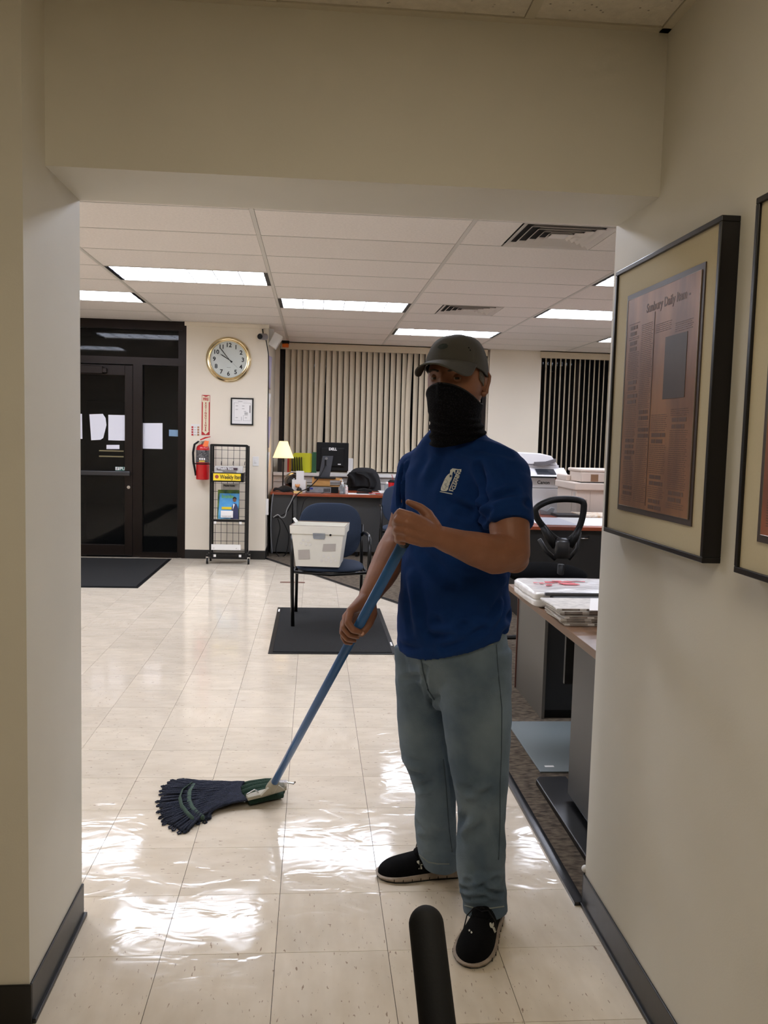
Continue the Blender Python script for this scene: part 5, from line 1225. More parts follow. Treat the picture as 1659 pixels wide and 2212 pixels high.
# ---------------- shirt
tc = [  # z, centre, a(half width), b(half depth)
    (.795, (.415, 2.475), .168, .122), (.83, (.413, 2.473), .170, .126), (.90, (.413, 2.470), .168, .128), (.98, (.413, 2.468), .163, .128), (1.06, (.415, 2.470), .160, .122),
    (1.14, (.42, 2.474), .164, .118), (1.22, (.425, 2.478), .172, .116), (1.29, (.425, 2.480), .178, .108), (1.335, (.422, 2.482), .168, .094), (1.372, (.415, 2.475), .135, .080), (1.405, (.405, 2.465), .098, .068), (1.435, (.398, 2.455), .068, .058)]
sh = MB(); R_ = []
for z, c, a, b in tc:
    tl = -.028 if z < .8 else (-.012 if z < .84 else 0)
    rg_ = ell(Vector((c[0], c[1], z)), a, b, F, L, 48, .86 if z < 1.3 else 1, tilt=tl)
    if z < .84: rg_ = [p+Z_*(.052 if z < .8 else .024)*max(0, (p-Vector((c[0], c[1], z))).dot(L)/a) for p in rg_]
    R_.append(rg_)
sh.rings(R_)
LS = PX(1092, 1028, 2.335); LE = PX(1104, 1192, 2.225); LWr = PX(948, 1160, 2.105)
RS = PX(900, 1024, 2.60); RE = PX(866, 1152, 2.66); RWr = PX(797, 1288, 2.47)
def along(a, b, t): return a+(b-a)*t
sh.chain([along(RS, LS, .80)+Z_*.01, LS, along(LS, LE, .25), along(LS, LE, .45)], [.070, .069, .066, .064])
# sleeve tube ends flat
def sleeve(S0, E0, t1, r0, r1):
    d = (E0-S0).normalized(); a = d.cross(Z_).normalized() if abs(d.z) < .99 else X_; b = a.cross(d)
    RR = []
    for q in range(8):
        t = .1+(t1-.1)*q/7; r = r0+(r1-r0)*q/7; c = along(S0, E0, t); RR.append([c+a*math.cos(2*PI*k/28)*r+b*math.sin(2*PI*k/28)*r for k in range(28)])
    return RR
sh.rings(sleeve(LS, LE, .665, .070, .067))
sh.chain([along(RS, LS, .2)+Z_*.01, RS+Z_*.006, along(RS, RE, .3)], [.070, .064, .057])
sh.chain([Vector((.398, 2.46, 1.385)), RS+Z_*.012], [.058, .056]); sh.chain([Vector((.405, 2.45, 1.385)), LS+Z_*.012], [.058, .060])
sh.rings(sleeve(RS, RE, .66, .056, .053))
me = fuse(sh, .0055, 5)
bv = bvh_of(me)
FL = [(868, 1395, 905, 1400, .012, -.003), (1000, 1352, 1098, 1330, .013, -.008), (940, 1340, 1090, 1368, .014, -.006), (1030, 1310, 1105, 1300, .010, -.007), (1010, 1285, 1110, 1262, .012, -.004),
      (930, 1375, 1040, 1358, .012, -.006), (1060, 1345, 1098, 1392, .010, -.006), (1085, 1300, 1060, 1345, .010, .005), (1000, 1230, 1090, 1252, .012, .004),
      (1048, 1090, 1036, 1010, .013, -.006), (1040, 1120, 1056, 1075, .012, -.007), (1060, 1085, 1110, 1062, .011, -.006), (1055, 1110, 1140, 1088, .011, -.006), (1072, 1045, 1055, 1000, .012, .003),
      (1000, 1100, 1050, 1125, .018, -.006), (960, 1075, 1035, 1115, .016, -.004), (872, 1010, 862, 1090, .007, -.005), (880, 1000, 872, 1085, .008, .004), (890, 1250, 905, 1370, .02, .004), (865, 1200, 872, 1300, .014, -.003),
      (940, 975, 915, 1040, .02, .003), (1000, 965, 1100, 985, .014, -.003), (905, 1180, 980, 1260, .02, -.004), (1040, 1360, 960, 1402, .012, -.004)]
folds(me, bv, FL); cloth_noise(me, .006, (8, 8, 15)); cloth_noise(me, .0022, (24, 24, 34))
shirt = link('t_shirt', me, SHIRT, MAN, 2); sbv = bvh_of(me)
# sleeve hems + bottom hem as slim stitched bands
def ringband(c, d, r, w, nm, par, M, th=.0015):
    a = d.cross(Z_).normalized(); b = a.cross(d).normalized(); g = MB()
    for q in (0,): 
        R2 = [[c+d*s+a*math.cos(2*PI*k/36)*rr_+b*math.sin(2*PI*k/36)*rr_ for k in range(36)] for s, rr_ in ((0, r), (w, r))]
        g.rings(R2, caps=False)
    return g.build(nm, M, par, smooth=2, solid=th)
# chest print
WP = mat('white_shirt_print', (208, 212, 206), rough=.7); NV = mat('print_navy_detail', (20, 40, 78), rough=.8)
def decal(polys, M, nm, par, off=.0016):
    vs, fs = [], []
    for P_ in polys:
        k = len(vs); ok = True; q = []
        for u, v in P_:
            h_ = hit(sbv, u, v, off)
            if h_ is None: ok = False; break
            q.append(h_)
        if ok: vs += q; fs.append(tuple(range(k, k+len(q))))
    me_ = bpy.data.meshes.new(nm); me_.from_pydata(vs, [], fs); return link(nm, me_, M, par)
def cp(x, y): return (920+x*120/1659, 980+y*120/1659)
bottle_ = [(450, 1085), (462, 1020), (510, 900), (560, 780), (620, 680), (680, 615), (715, 600), (730, 560), (735, 495), (800, 440), (880, 450), (965, 465), (960, 490), (890, 490), (885, 520), (890, 600), (870, 610), (850, 545), (820, 540), (800, 590), (800, 640), (790, 720), (760, 800), (720, 870), (715, 930), (690, 960), (690, 1000), (660, 1090), (620, 1115), (540, 1120), (470, 1108)]
from mathutils.geometry import tessellate_polygon
def tess(P_): return [[P_[i] for i in t] for t in tessellate_polygon([[Vector((x, y, 0)) for x, y in P_]])]
pr1 = decal([[cp(*p) for p in t] for t in tess(bottle_)], WP, 'bottle_print', shirt)
star = []
for k in range(12): a = k*PI/6; r = 62 if k % 2 == 0 else 22; star.append((750+r*math.cos(a), 675+r*math.sin(a)))
decal([[cp(*p) for p in t] for t in tess(star)], NV, 'star_print', shirt, .0024)
sw_ = []
def strokes(P_, w):
    out = []
    for i in range(len(P_)-1):
        a = Vector(P_[i]); b = Vector(P_[i+1]); n = (b-a).normalized(); n = Vector((-n.y, n.x))*w; out.append([tuple(a-n), tuple(b-n), tuple(b+n), tuple(a+n)])
    return out
for cx_, cy_, r_, a0, a1 in ((600, 850, 55, -2.6, 1.6), (560, 1000, 60, -1.5, 3.6), (640, 1040, 45, -2.8, 1.2), (600, 930, 26, 0, 5)):
    sw_ += strokes([(cx_+r_*math.cos(a0+(a1-a0)*q/9), cy_+r_*1.2*math.sin(a0+(a1-a0)*q/9)) for q in range(10)], 5)
decal([[cp(*p) for p in t] for t in sw_], mat('print_grey_swirl', (120, 130, 140)), 'swirl_print', shirt, .0024)
decal([[cp(*p) for p in q] for q in ([(690, 1105), (715, 1112), (985, 480), (965, 468)], [(690, 1105), (820, 1135), (828, 1105), (715, 1080)], [(965, 468), (1070, 468), (1062, 495), (975, 492)])], WP, 'print_bracket', shirt)
decal([[cp(*p) for p in q] for q in ([(425, 1120), (800, 1190), (795, 1212), (422, 1140)],)], WP, 'print_tagline', shirt)
cu = bpy.data.curves.new('t', 'FONT'); cu.body = 'CLEANING'; cu.size = 1; cu.resolution_u = 2; cu.offset = .035
to = bpy.data.objects.new('t', cu); tm_ = bpy.data.meshes.new_from_object(to)
w_t = max(v.co.x for v in tm_.vertices)
O_ = Vector((862, 1100)); X2 = (Vector((1068, 500))-O_); Y2 = Vector((-108, -42))*1.25
fs = []
for v in tm_.vertices:
    p = O_+X2*(v.co.x/w_t)+Y2*v.co.y; h_ = hit(sbv, *cp(p.x, p.y), .0018); v.co = h_ if h_ else Vector((0, 0, -1))
tm_.materials.clear(); link('lettering', tm_, WP, shirt); bpy.data.objects.remove(to); bpy.data.curves.remove(cu)

# ---------------- jeans
jn = MB()
PE = []
for z, c, a, b in ((.60, (.425, 2.475), .05, .04), (.66, (.425, 2.475), .105, .075), (.72, (.42, 2.475), .150, .105), (.78, (.418, 2.476), .166, .118), (.85, (.416, 2.474), .160, .115), (.90, (.416, 2.474), .150, .11)):
    PE.append(ell(Vector((c[0], c[1], z)), a, b, F, L, 40, .9))
jn.rings(PE)
def leg(Lst, th, dk=1.05):
    f_, l_ = axes(th); RR = []
    for (v, xl_, xr_, Y) in Lst:
        c = PX((xl_+xr_)/2, v, Y); p0_ = PX(xl_, v, Y); p1_ = PX(xr_, v, Y); a = (p1_-p0_).length/2
        RR.append([c+X_*a*math.cos(2*PI*k/36)*1.0+Y_*a*dk*math.sin(2*PI*k/36) for k in range(36)])
    return RR
jn.rings(leg([(1400, 966, 1102, 2.42), (1460, 950, 1103, 2.415), (1530, 952, 1103, 2.40), (1600, 962, 1101, 2.385), (1660, 972, 1098, 2.375), (1710, 982, 1095, 2.37), (1760, 988, 1092, 2.37), (1820, 985, 1092, 2.375), (1875, 984, 1091, 2.375), (1915, 992, 1091, 2.37), (1945, 1001, 1094, 2.365), (1966, 1002, 1096, 2.36)], math.radians(35), .95))
jn.rings(leg([(1395, 852, 965, 2.545), (1450, 852, 968, 2.56), (1520, 858, 972, 2.575), (1590, 863, 976, 2.585), (1640, 868, 980, 2.59), (1680, 886, 984, 2.60), (1720, 895, 986, 2.61), (1780, 896, 986, 2.615), (1820, 898, 986, 2.615), (1850, 905, 990, 2.615), (1872, 916, 992, 2.615)], math.radians(80), .95))
me = fuse(jn, .0055, 4)
bv = bvh_of(me)
JF = [(920, 1440, 935, 1520, .010, -.006), (930, 1510, 1000, 1500, .012, -.003), (870, 1470, 915, 1460, .012, -.003), (985, 1480, 1080, 1470, .012, -.0025), (985, 1510, 1075, 1495, .012, .0025),
      (1000, 1700, 1060, 1712, .012, -.004), (1040, 1745, 1000, 1800, .016, .005), (1050, 1690, 1020, 1720, .014, .004), (990, 1780, 1040, 1750, .014, -.003), (1060, 1760, 1085, 1830, .014, -.003),
      (1010, 1905, 1075, 1900, .009, -.006), (1000, 1918, 1045, 1910, .008, -.007), (1040, 1915, 1082, 1932, .008, -.007), (1005, 1935, 1050, 1935, .008, -.005), (1030, 1890, 1088, 1888, .010, .004), (985, 1885, 1020, 1895, .010, .004),
      (895, 1700, 930, 1690, .014, -.005), (880, 1650, 920, 1662, .014, .004), (900, 1780, 960, 1800, .012, -.004), (905, 1800, 975, 1830, .012, .004), (925, 1850, 980, 1860, .010, -.003), (960, 1600, 980, 1760, .008, -.003)]
folds(me, bv, JF); cloth_noise(me, .006, (9, 9, 8)); cloth_noise(me, .002, (24, 24, 34))
jeans = link('jeans', me, DENIM, MAN, 2); jbv = bvh_of(me)
SEAM = mat('denim_seam', (64, 78, 88), rough=.9); THR = mat('denim_light_thread', (126, 134, 132), rough=.9)
def seam(L_, r, M, nm, bv_=None, off=.0005):
    bv_ = bv_ or jbv; P_ = []
    for i in range(len(L_)-1):
        for q in range(6):
            t = q/6; h_ = hit(bv_, L_[i][0]*(1-t)+L_[i+1][0]*t, L_[i][1]*(1-t)+L_[i+1][1]*t, off)
            if h_: P_.append(h_)
    if len(P_) > 2: MB().tube(P_, r, 6).build(nm, M, jeans, smooth=2)
seam([(1072, 1392), (1076, 1450), (1084, 1530), (1083, 1620), (1080, 1700), (1080, 1790), (1076, 1870)], .0016, SEAM, 'outer_seam')
seam([(978, 1385), (988, 1396), (1010, 1399), (1040, 1396), (1070, 1390)], .0022, THR, 'pocket_edge')
seam([(980, 1381), (990, 1392), (1010, 1394), (1040, 1391), (1070, 1385)], .0012, SEAM, 'pocket_edge')
seam([(908, 1412), (914, 1450), (925, 1490), (940, 1515)], .0022, SEAM, 'fly_seam')
seam([(958, 1640), (964, 1700), (970, 1790), (978, 1850)], .0016, SEAM, 'inner_seam')
seam([(1004, 1956), (1030, 1962), (1060, 1962), (1094, 1957)], .0022, THR, 'hem_stitch')
seam([(906, 1846), (925, 1862), (945, 1866), (975, 1866)], .002, THR, 'hem_stitch')

# ---------------- head, arms and hands: one skin surface
bd = MB()
HC0 = Vector((.388, 2.397, 1.560))        # centre of head at eye level
def hp_(l, f, z): return HC0+HLf*l+HF*f+Z_*z
def headr(u, v):
    """u around (0 = forward), v 0 bottom..1 top -> local l,f,z"""
    ph = 2*PI*u; th = PI*v
    sx_ = math.sin(th); cz_ = -math.cos(th)
    l = .0755*math.sin(ph)*sx_; f = (.097 if math.cos(ph) > 0 else .100)*math.cos(ph)*sx_; z = .118*cz_-.004
    if z < -.02:
        k = min(1, (-.02-z)/.1); l *= 1-.28*k*k
        if f < 0: f *= 1-.45*k
        else: f = f*(1+.10*k)
    if f > 0:
        g_ = lambda x, s: math.exp(-(x/s)**2)
        f += .0045*g_(z-.024, .011)*g_(abs(l)-.028, .026)
        f -= .0085*g_(z-.001, .013)*g_(abs(l)-.032, .015)
        f += .020*g_(l, .0085)*max(0, min(1, (.016-z)/.055))*(1 if z > -.045 else g_(z+.045, .012))
        f += .004*g_(l, .010)*g_(z-.004, .014)
        f += .004*g_(abs(l)-.045, .018)*g_(z+.026, .014)
        f -= .006*g_(abs(l)-.0, .05)*g_(z-.075, .03)*0
    return l, f, z
bd2 = MB(); bd2.grid(lambda u, v: hp_(*headr(u, max(.0005, min(.9995, v)))), 200, 150, True)
# ear (his left)
def ear(s):
    g = MB(); c0 = hp_(.0735*s, -.012, -.010)
    out_ = HLf*s; back = (-HF+out_*.62).normalized()
    up2 = (Z_-HF*.12).normalized()
    prof = [(-.030, .006), (-.022, .014), (-.008, .017), (.008, .021), (.022, .022), (.031, .014), (.033, .003)]
    P_ = [c0+up2*a+back*b for a, b in prof]
    g.tube(P_, [.006, .006, .0045, .0045, .0045, .0045, .004], 10)
    g.tube([c0+up2*-.02+back*.004, c0+up2*-.004+back*.009, c0+up2*.014+back*.013, c0+up2*.022+back*.012], [.006, .004, .0035, .003], 8)
    g.tube([c0+up2*-.018-HF*-.002, c0+up2*.0+back*.001, c0+up2*.026+back*.004], [.005, .009, .006], 10, flat=.8)
    g.sph(c0+up2*-.028+back*.006, .0078, 12, 8)
    return g
for s in (1, -1):
    e_ = ear(s); bd2.add(e_.v, e_.f)
# eyelids
def eyec(s):
    l, f, z = .0315*s, 0, 0
    f = .097*math.sqrt(1-(.0315/.0755)**2)-.0145
    return hp_(.0315*s, f, -.001)
for s in (1, -1):
    c = eyec(s); 
    fw = (HF+HLf*.12*s).normalized(); rt = fw.cross(Z_).normalized()
    def lid(e0, e1, r):
        def fn(u, v):
            az = (-1.15+2.3*u); k = math.cos(az*.98); el = (e0*k if e0 < .6 and e0 > -.6 else e0)+((e1)-(e0*k if e0 < .6 and e0 > -.6 else e0))*v
            return c+(fw*math.cos(el)*math.cos(az)+rt*math.cos(el)*math.sin(az)+Z_*math.sin(el))*r
        return fn
    g = MB(); g.grid(lid(.16, 1.25, .0141), 18, 8); g.grid(lid(-.30, -1.2, .0136), 18, 8); bd2.add(g.v, g.f)
# neck, hidden trunk
bd.chain([hp_(0, -.03, -.06), Vector((.408, 2.462, 1.42)), Vector((.418, 2.478, 1.32)), Vector((.42, 2.478, 1.1)), Vector((.418, 2.478, .84))], [.050, .048, .062, .075, .08])
bd.chain([Vector((.42, 2.476, 1.33)), LS-Z_*.01], [.05, .048]); bd.chain([Vector((.42, 2.476, 1.33)), RS-Z_*.01], [.05, .043])
# left arm
bd.chain([LS, along(LS, LE, .5), LE, PX(1070, 1198, 2.20), PX(1020, 1184, 2.155), PX(985, 1173, 2.125), LWr], [.052, .057, .0500, .052, .043, .0345, .0285], 20)
bd.chain([LE, PX(1112, 1208, 2.235)], [.047, .038], 16)
# right arm
bd.chain([RS, along(RS, RE, .5), RE, PX(848, 1195, 2.60), PX(822, 1246, 2.53), RWr], [.043, .044, .046, .051, .043, .030], 20)
# legs inside the jeans, ankles
AL = PX(1050, 1950, 2.375); AR = PX(955, 1862, 2.615)
bd.chain([Vector((.47, 2.44, .80)), PX(1040, 1660, 2.375), PX(1040, 1800, 2.375), AL, Vector((AL.x, AL.y, .055))], [.05, .045, .045, .034, .034])
bd.chain([Vector((.36, 2.52, .80)), PX(930, 1640, 2.59), PX(942, 1780, 2.61), AR, Vector((AR.x, AR.y, .055))], [.05, .045, .045, .034, .034])
# LEFT HAND (on top of the handle, back of the hand toward the camera)
def hchain(pts, rs, n=12): bd.chain([PX(*p) for p in pts], rs, n)
W_ = (948, 1160, 2.105)
hchain([W_, (915, 1132, 2.075), (886, 1115, 2.062)], [.0275, .017, .0125])
hchain([W_, (912, 1142, 2.070), (878, 1127, 2.052)], [.0275, .020, .0135])
hchain([W_, (910, 1155, 2.075), (876, 1146, 2.055)], [.0275, .020, .013])
hchain([W_, (912, 1167, 2.085), (880, 1163, 2.062)], [.026, .018, .012])
# fingers: knuckle -> first joint -> tip, wrapping behind the handle
hchain([(886, 1115, 2.062), (864, 1107, 2.070), (857, 1114, 2.098), (872, 1119, 2.118)], [.0118, .0105, .0095, .0085])
hchain([(878, 1127, 2.052), (859, 1124, 2.062), (854, 1131, 2.094), (870, 1138, 2.116)], [.0122, .0110, .0098, .0088])
hchain([(876, 1146, 2.055), (858, 1144, 2.066), (855, 1150, 2.096), (870, 1157, 2.116)], [.0118, .0106, .0096, .0086])
hchain([(880, 1163, 2.062), (861, 1162, 2.076), (858, 1167, 2.098), (873, 1172, 2.112)], [.0108, .0094, .0086, .0078])
hchain([(935, 1140, 2.095), (924, 1113, 2.10), (909, 1097, 2.10), (896, 1091, 2.10), (882, 1085, 2.098)], [.0225, .0155, .0108, .0098, .0084])
# RIGHT HAND (around the handle lower down)
W2 = (797, 1288, 2.47)
hchain([W2, (776, 1306, 2.435), (757, 1320, 2.405)], [.0255, .019, .0130])
hchain([W2, (772, 1310, 2.445), (748, 1333, 2.425)], [.0255, .0185, .0130])
hchain([W2, (770, 1316, 2.460), (743, 1346, 2.442)], [.0245, .0175, .0120])
hchain([W2, (776, 1322, 2.470), (745, 1358, 2.455)], [.0235, .0165, .0110])
hchain([(757, 1320, 2.405), (752, 1345, 2.375), (762, 1360, 2.365), (780, 1366, 2.378)], [.0122, .0112, .0100, .0085])
hchain([(748, 1333, 2.425), (745, 1356, 2.395), (755, 1370, 2.386), (772, 1375, 2.398)], [.0122, .0110, .0098, .0084])
hchain([(743, 1346, 2.442), (740, 1367, 2.415), (750, 1380, 2.406), (765, 1383, 2.418)], [.0112, .0102, .0092, .0080])
hchain([(745, 1358, 2.455), (741, 1376, 2.437), (747, 1387, 2.428), (758, 1389, 2.436)], [.0102, .0092, .0082, .0074])
hchain([(798, 1302, 2.455), (803, 1325, 2.425), (798, 1345, 2.40), (788, 1360, 2.388), (781, 1370, 2.384)], [.0205, .0165, .0130, .0115, .0088])
me = fuse(bd, .0034, 3, .5)
cloth_noise(me, .0012, (26, 26, 26))
hm = bpy.data.meshes.new('h'); hm.from_pydata(bd2.v, [], bd2.f)
bm = bmesh.new(); bm.from_mesh(me); bm.from_mesh(hm); bmesh.ops.recalc_face_normals(bm, faces=bm.faces)
bm.to_mesh(me); bm.free()
body = link('body', me, SKIN, MAN, 2)
# nails of the visible thumb and fingers
NAIL = mat('finger_nail', (196, 150, 128), rough=.3)
hbv = bvh_of(me)
for (u, v, r) in ((783, 1369, .0052),):
    h_ = hit(hbv, u, v, -.001)
    if h_: MB().sph(h_, r, 12, 8, (1, .5, 1.15)).build('thumb_nail', NAIL, body, smooth=True)
# ring on the left hand
# eyes
for s in (1, -1):
    c = eyec(s); look = (Vector((0, 0, CAMH))-c).normalized()
    e_ = MB().sph(c, .0122, 24, 16).build('eye', mat('eye_white', (150, 134, 122), rough=.15), MAN, smooth=True)
    Q = look.to_track_quat('Z', 'Y').to_matrix().to_4x4()
    MB().lathe([(.0001, .0124), (.0058, .0113), (.0062, .0109)], c, 20, Q).build('iris', mat('iris_brown', (58, 46, 34), rough=.2), e_, smooth=True)
    MB().lathe([(.0001, .0129), (.0026, .0124)], c, 16, Q).build('pupil', INK, e_, smooth=True)
    g = MB()
    for k in range(9):
        a = -1+2*k/8; l, f, z = headr((math.asin(max(-1, min(1, (.033*s+.016*a)/.0755)))/(2*PI)) % 1, .56)
        g.v and None
        p0_ = hp_(.033*s+.016*a, .097*math.sqrt(1-((.033*s+.016*a)/.0755)**2)+.0005, .0205-.003*a*a)
        g.sph(p0_, .0042, 8, 6, (1.3, 1, .7))
    g.build('eyebrow', mat('grey_brown_eyebrow', (70, 56, 46), rough=.9, bump=.6, bscale=600), MAN, smooth=True)
# short grey hair below the cap
HAIR = mat('short_grey_hair', (120, 112, 102), rough=.9, var=.3, scale=120, bump=.8, bscale=700)
g = MB()
def hairf(side):
    def fn(u, v):
        uu = (.215+.20*u) if side > 0 else (1-.215-.20*u)
        vv = .46+.20*v+(.0 if u > .25 else .05*(.25-u)*4*(1-v))
        l, f, z = headr(uu, vv); n = Vector((l, f, z*.3)).normalized()*.0028; return hp_(l+n.x, f+n.y, z)
    return fn
g.grid(hairf(1), 22, 12); g.grid(hairf(-1), 22, 12)
g.build('hair', HAIR, MAN, smooth=2, solid=.002)

# ---------------- cap
cpm = MB()
def rimz(ph): return .036*max(0, math.cos(ph))**.7+.014*(1-abs(math.cos(ph)))+(-.012*max(0, -math.cos(ph)))
def crown(u, v):
    ph = 2*PI*u; a = v*PI/2
    rz = rimz(ph); top = .121
    k = math.cos(a)**.62; l = .0835*math.sin(ph)*k; f = (.107 if math.cos(ph) > 0 else .104)*math.cos(ph)*k
    z = rz+(top-rz)*math.sin(a)**1.08
    f -= .012*math.sin(a)
    dn = noise.noise(Vector((l*30, f*30, z*30)))*.0018
    seam_ = -.0012*math.exp(-((abs((u*6) % 1-.5)-.5)/.02)**2)
    return hp_(l*(1+dn*8+seam_*8), f*(1+dn*8+seam_*8), z+dn)
cpm.grid(crown, 120, 40, True)
cap_o = cpm.build('cap', CAPM, MAN, smooth=2, solid=.003)
def brim(u, v):
    s = -1+2*u; ph = s*1.12; rz = rimz(ph)+.004
    l0 = .0845*math.sin(ph); f0 = .108*math.cos(ph)
    ext = .078*math.sqrt(max(0, 1-abs(s)**3.4))
    l = l0*(1+.10*v*(1-s*s)); f = f0+ext*v
    return hp_(l*(1-.02*v), f, rz+.005-.012*v*(ext/.078)-.046*s*s*v*(ext/.078)**.6-.004*v*v)
MB().grid(brim, 50, 16).build('brim', CAPM, cap_o, smooth=2, solid=.0035)
MB().sph(hp_(0, -.012, .122), .006, 12, 8, (1, 1, .6)).build('top_button', CAPM, cap_o, smooth=True)
cbv = bvh_of(cap_o.data)
def capdec(P_, M, nm, off=.003):
    vs = [hit(cbv, u, v, off) for u, v in P_]; 
    if all(vs):
        m_ = bpy.data.meshes.new(nm); m_.from_pydata(vs, [], [tuple(range(len(vs)))]); link(nm, m_, M, cap_o)
capdec([(946, 752), (950, 747), (957, 744), (965, 744), (968, 748), (967, 752), (960, 755), (952, 756)], mat('dark_green_patch', (30, 40, 34), rough=.8), 'front_patch')
for u0, v0 in ((1012, 752), (1015, 757)): 
    h_ = hit(cbv, u0, v0, .002)
    if h_: MB().sph(h_, .002, 8, 6).build('eyelet', BLACK, cap_o)

# ---------------- gaiter
def gait(u, v):
    ph = 2*PI*u; c_ = math.cos(ph); s_ = math.sin(ph)
    fr_ = max(0, c_)
    ztop = -.012-.044*(1-max(0, c_)**.8)-(.016*max(0, -c_))
    ztop = -.014-.050*(1-max(0, c_)**1.2) if c_ > 0 else -.064
    z = ztop+(-.158-ztop)*v+(-.026*v*fr_)
    # radii down the face, chin, neck
    if z > -.105:
        k = max(0, min(1, (-.02-z)/.09)); a = .0795-.013*k; bf = .103+.004*k-.006*k*k; bb_ = .100-.035*k
        sh_f = 0
    else:
        k = min(1, (-.105-z)/.05); a = .0665+.012*k; bf = .101-.028*k; bb_ = .065+.010*k; sh_f = 0
    l = a*s_; f = (bf if c_ > 0 else bb_)*c_
    nose = .016*math.exp(-(l/.013)**2)*max(0, min(1, 1-(-.035-z)/.045 if z < -.035 else 1))
    if c_ > 0: f += nose
    f -= .022*max(0, (-.09-z)/.06)
    # wrinkles gather at the neck
    wv = max(0, (-.085-z)/.06); d = .0034*math.sin(z*300+3.2*s_+1.5*math.sin(2*ph))*min(1, wv*1.4)+.0015*noise.noise(Vector((l*40, f*40, z*30)))
    return hp_(l*(1+d/.08), f+(d if c_ > 0 else -d)*abs(c_), z+.008*s_*max(0, (-.1-z)/.05))
g = MB(); g.grid(gait, 120, 60, True)
ga_ = g.build('neck_gaiter', GAIT, MAN, smooth=2, solid=.002)
MB().tube([Vector(gait(k/60, .012)) for k in range(60)], .0022, 6, closed=True).build('gaiter_hem', mat('gaiter_hem', (14, 14, 16), rough=.8), ga_, smooth=2)

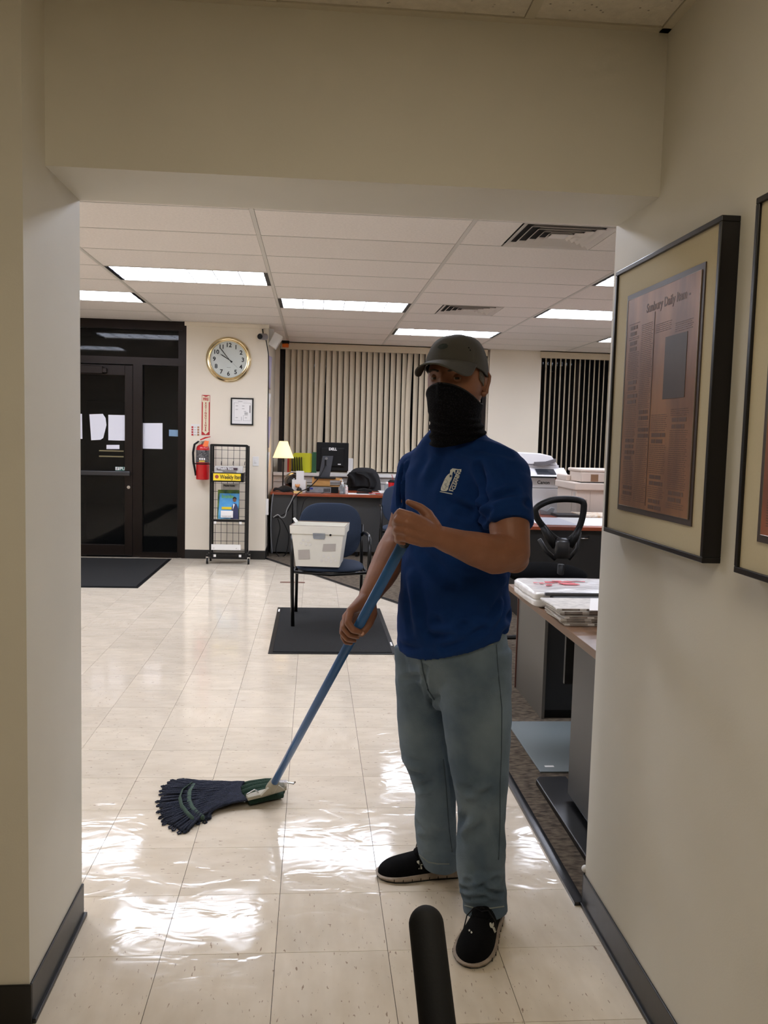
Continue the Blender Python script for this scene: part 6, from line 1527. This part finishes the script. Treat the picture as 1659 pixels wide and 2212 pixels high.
# ---------------- shoes
SHO = mat('black_shoe_knit', (10, 10, 11), rough=.95, spec=.15, bump=.4, bscale=500)
SOLE = mat('worn_white_sole', (160, 146, 132), rough=.7, var=.15, scale=40)
def shoe(toe, heel, lab):
    toe = Vector((*toe, 0)); heel = Vector((*heel, 0)); ax_ = (toe-heel).normalized(); sd = Vector((-ax_.y, ax_.x, 0)); Ln = (toe-heel).length
    sx_ = [0, .04, .12, .25, .4, .55, .7, .82, .91, .97, 1.0]; wd = [.014, .028, .036, .038, .040, .047, .053, .051, .042, .026, .008]
    top = [.062, .075, .088, .098, .096, .082, .068, .060, .050, .038, .026]
    o = bpy.data.objects.new('shoe', None); COL.objects.link(o); o.parent = MAN; o.matrix_parent_inverse = MAN.matrix_world.inverted(); o.empty_display_size = .02
    g = MB(); RR = []
    for s, w_, h in zip(sx_, wd, top):
        c = heel+ax_*Ln*s; r = []
        for k in range(24):
            a = 2*PI*k/24; x = math.copysign(abs(math.cos(a))**.75, math.cos(a))*w_; y = math.sin(a)
            z0_ = .018 if s < .7 else .012; z = z0_+(h-z0_)*(y**.8) if y > 0 else z0_+.008*y
            r.append(c+sd*x*(1 if y < .0 else 1-.42*max(0, y)**1.5*(1 if s < .7 else .5))+Z_*z)
        RR.append(r)
    g.rings(RR); g.build('upper', SHO, o, smooth=2, sub=1)
    def outline(off, n=14):
        pts = []
        for side_ in (1, -1):
            rng = list(zip(sx_, wd)); rng = rng if side_ == 1 else rng[::-1]
            for s, w_ in rng: pts.append(heel+ax_*(Ln*s+(off if s > .95 else (-off if s < .03 else 0)))+sd*side_*(w_+off))
        return pts
    sl = MB(); A_ = outline(.003); B_ = outline(.006); C_ = outline(.002)
    up = lambda i: .027-.012*max(0, sx_[min(i, len(A_)-1-i)]-.55)/.45
    sl.rings([[p+Z_*.006 for p in C_], [p+Z_*.014 for p in B_], [p+Z_*up(i) for i, p in enumerate(A_)]])
    sl.build('midsole', SOLE, o, smooth=True)
    MB().rings([[p+Z_*.0 for p in outline(-.002)], [p+Z_*.007 for p in outline(.003)]]).build('outsole', BLACK, o)
    gr = MB()
    for k in range(2, 9):
        for sgn in (1, -1):
            s = k/10+.04; i = max(j for j in range(len(sx_)) if sx_[j] <= s); t = (s-sx_[i])/(sx_[min(i+1, 10)]-sx_[i] or 1); w_ = wd[i]*(1-t)+wd[min(i+1, 10)]*t
            c = heel+ax_*Ln*s+sd*sgn*(w_+.0055); gr.box(c+Z_*.011, (.0022, .0022, .010))
    stuff(gr.build('sole_grooves', BLACK, o))
    # laces over the instep
    lc = MB()
    for k in range(4):
        s = .50+.05*k; h = .089-.009*k; c = heel+ax_*Ln*s
        lc.tube([c+sd*.024+Z_*(h-.010), c+Z_*(h+.003), c-sd*.024+Z_*(h-.010)], .0022, 6)
    c = heel+ax_*Ln*.55+Z_*.088
    lc.tube([c, c+sd*.02+Z_*.008, c+sd*.04-Z_*.02, c+sd*.045-Z_*.045], .0018, 6); lc.tube([c, c-sd*.02+Z_*.008, c-sd*.04-Z_*.02, c-sd*.043+ax_*.02-Z_*.05], .0018, 6)
    lc.build('laces', BLACK, o, smooth=2)
    # tongue pad
    c = heel+ax_*Ln*.50
    MB().sph(c+Z_*.076, .03, 14, 8, (1, 1, .5)).build('tongue', SHO, o, smooth=True)
    return o, heel, ax_, sd, Ln
LOGO = mat('pale_shoe_emblem', (200, 200, 186), rough=.5)
sA = shoe((.432, 2.158), (.556, 2.425), 'near'); sB = shoe((.228, 2.648), (.512, 2.662), 'far')
def emblem(L_, S_, Y):
    vs = []
    ob = S_[0]; um = [c for c in ob.children if c.name.startswith('upper')][0]
    dg = bpy.context.evaluated_depsgraph_get(); ev = um.evaluated_get(dg); m_ = ev.to_mesh(); b_ = BVHTree.FromPolygons([v.co for v in m_.vertices], [tuple(p.vertices) for p in m_.polygons])
    for P_ in L_:
        q = [hit(b_, u, v, .0015) for u, v in P_]
        if all(q):
            mm_ = bpy.data.meshes.new('emblem'); mm_.from_pydata(q, [], [tuple(range(len(q)))]); link('emblem', mm_, LOGO, ob)
# crossed-arcs mark on the shoe sides, small mark on the tongue
def c8(x, y): return (790+x*330/1659, 1820+y*280/1408)
emblem([[c8(*p) for p in q] for q in ([(552, 205), (570, 195), (590, 200), (598, 225), (580, 238), (560, 225)], [(575, 238), (615, 232), (618, 245), (585, 252)], [(596, 250), (570, 288), (612, 288), (610, 262)])], sB, 2.6)
emblem([[c8(*p) for p in q] for q in ([(1340, 875), (1355, 870), (1372, 895), (1385, 905), (1370, 932), (1350, 925), (1340, 900)], [(1370, 880), (1385, 868), (1388, 905), (1376, 912)], [(1368, 925), (1390, 915), (1415, 965), (1395, 985)])], sA, 2.3)
emblem([[c8(*p) for p in q] for q in ([(1115, 955), (1130, 945), (1138, 962), (1124, 972)], [(1138, 975), (1152, 965), (1160, 985), (1146, 994)])], sA, 2.3)
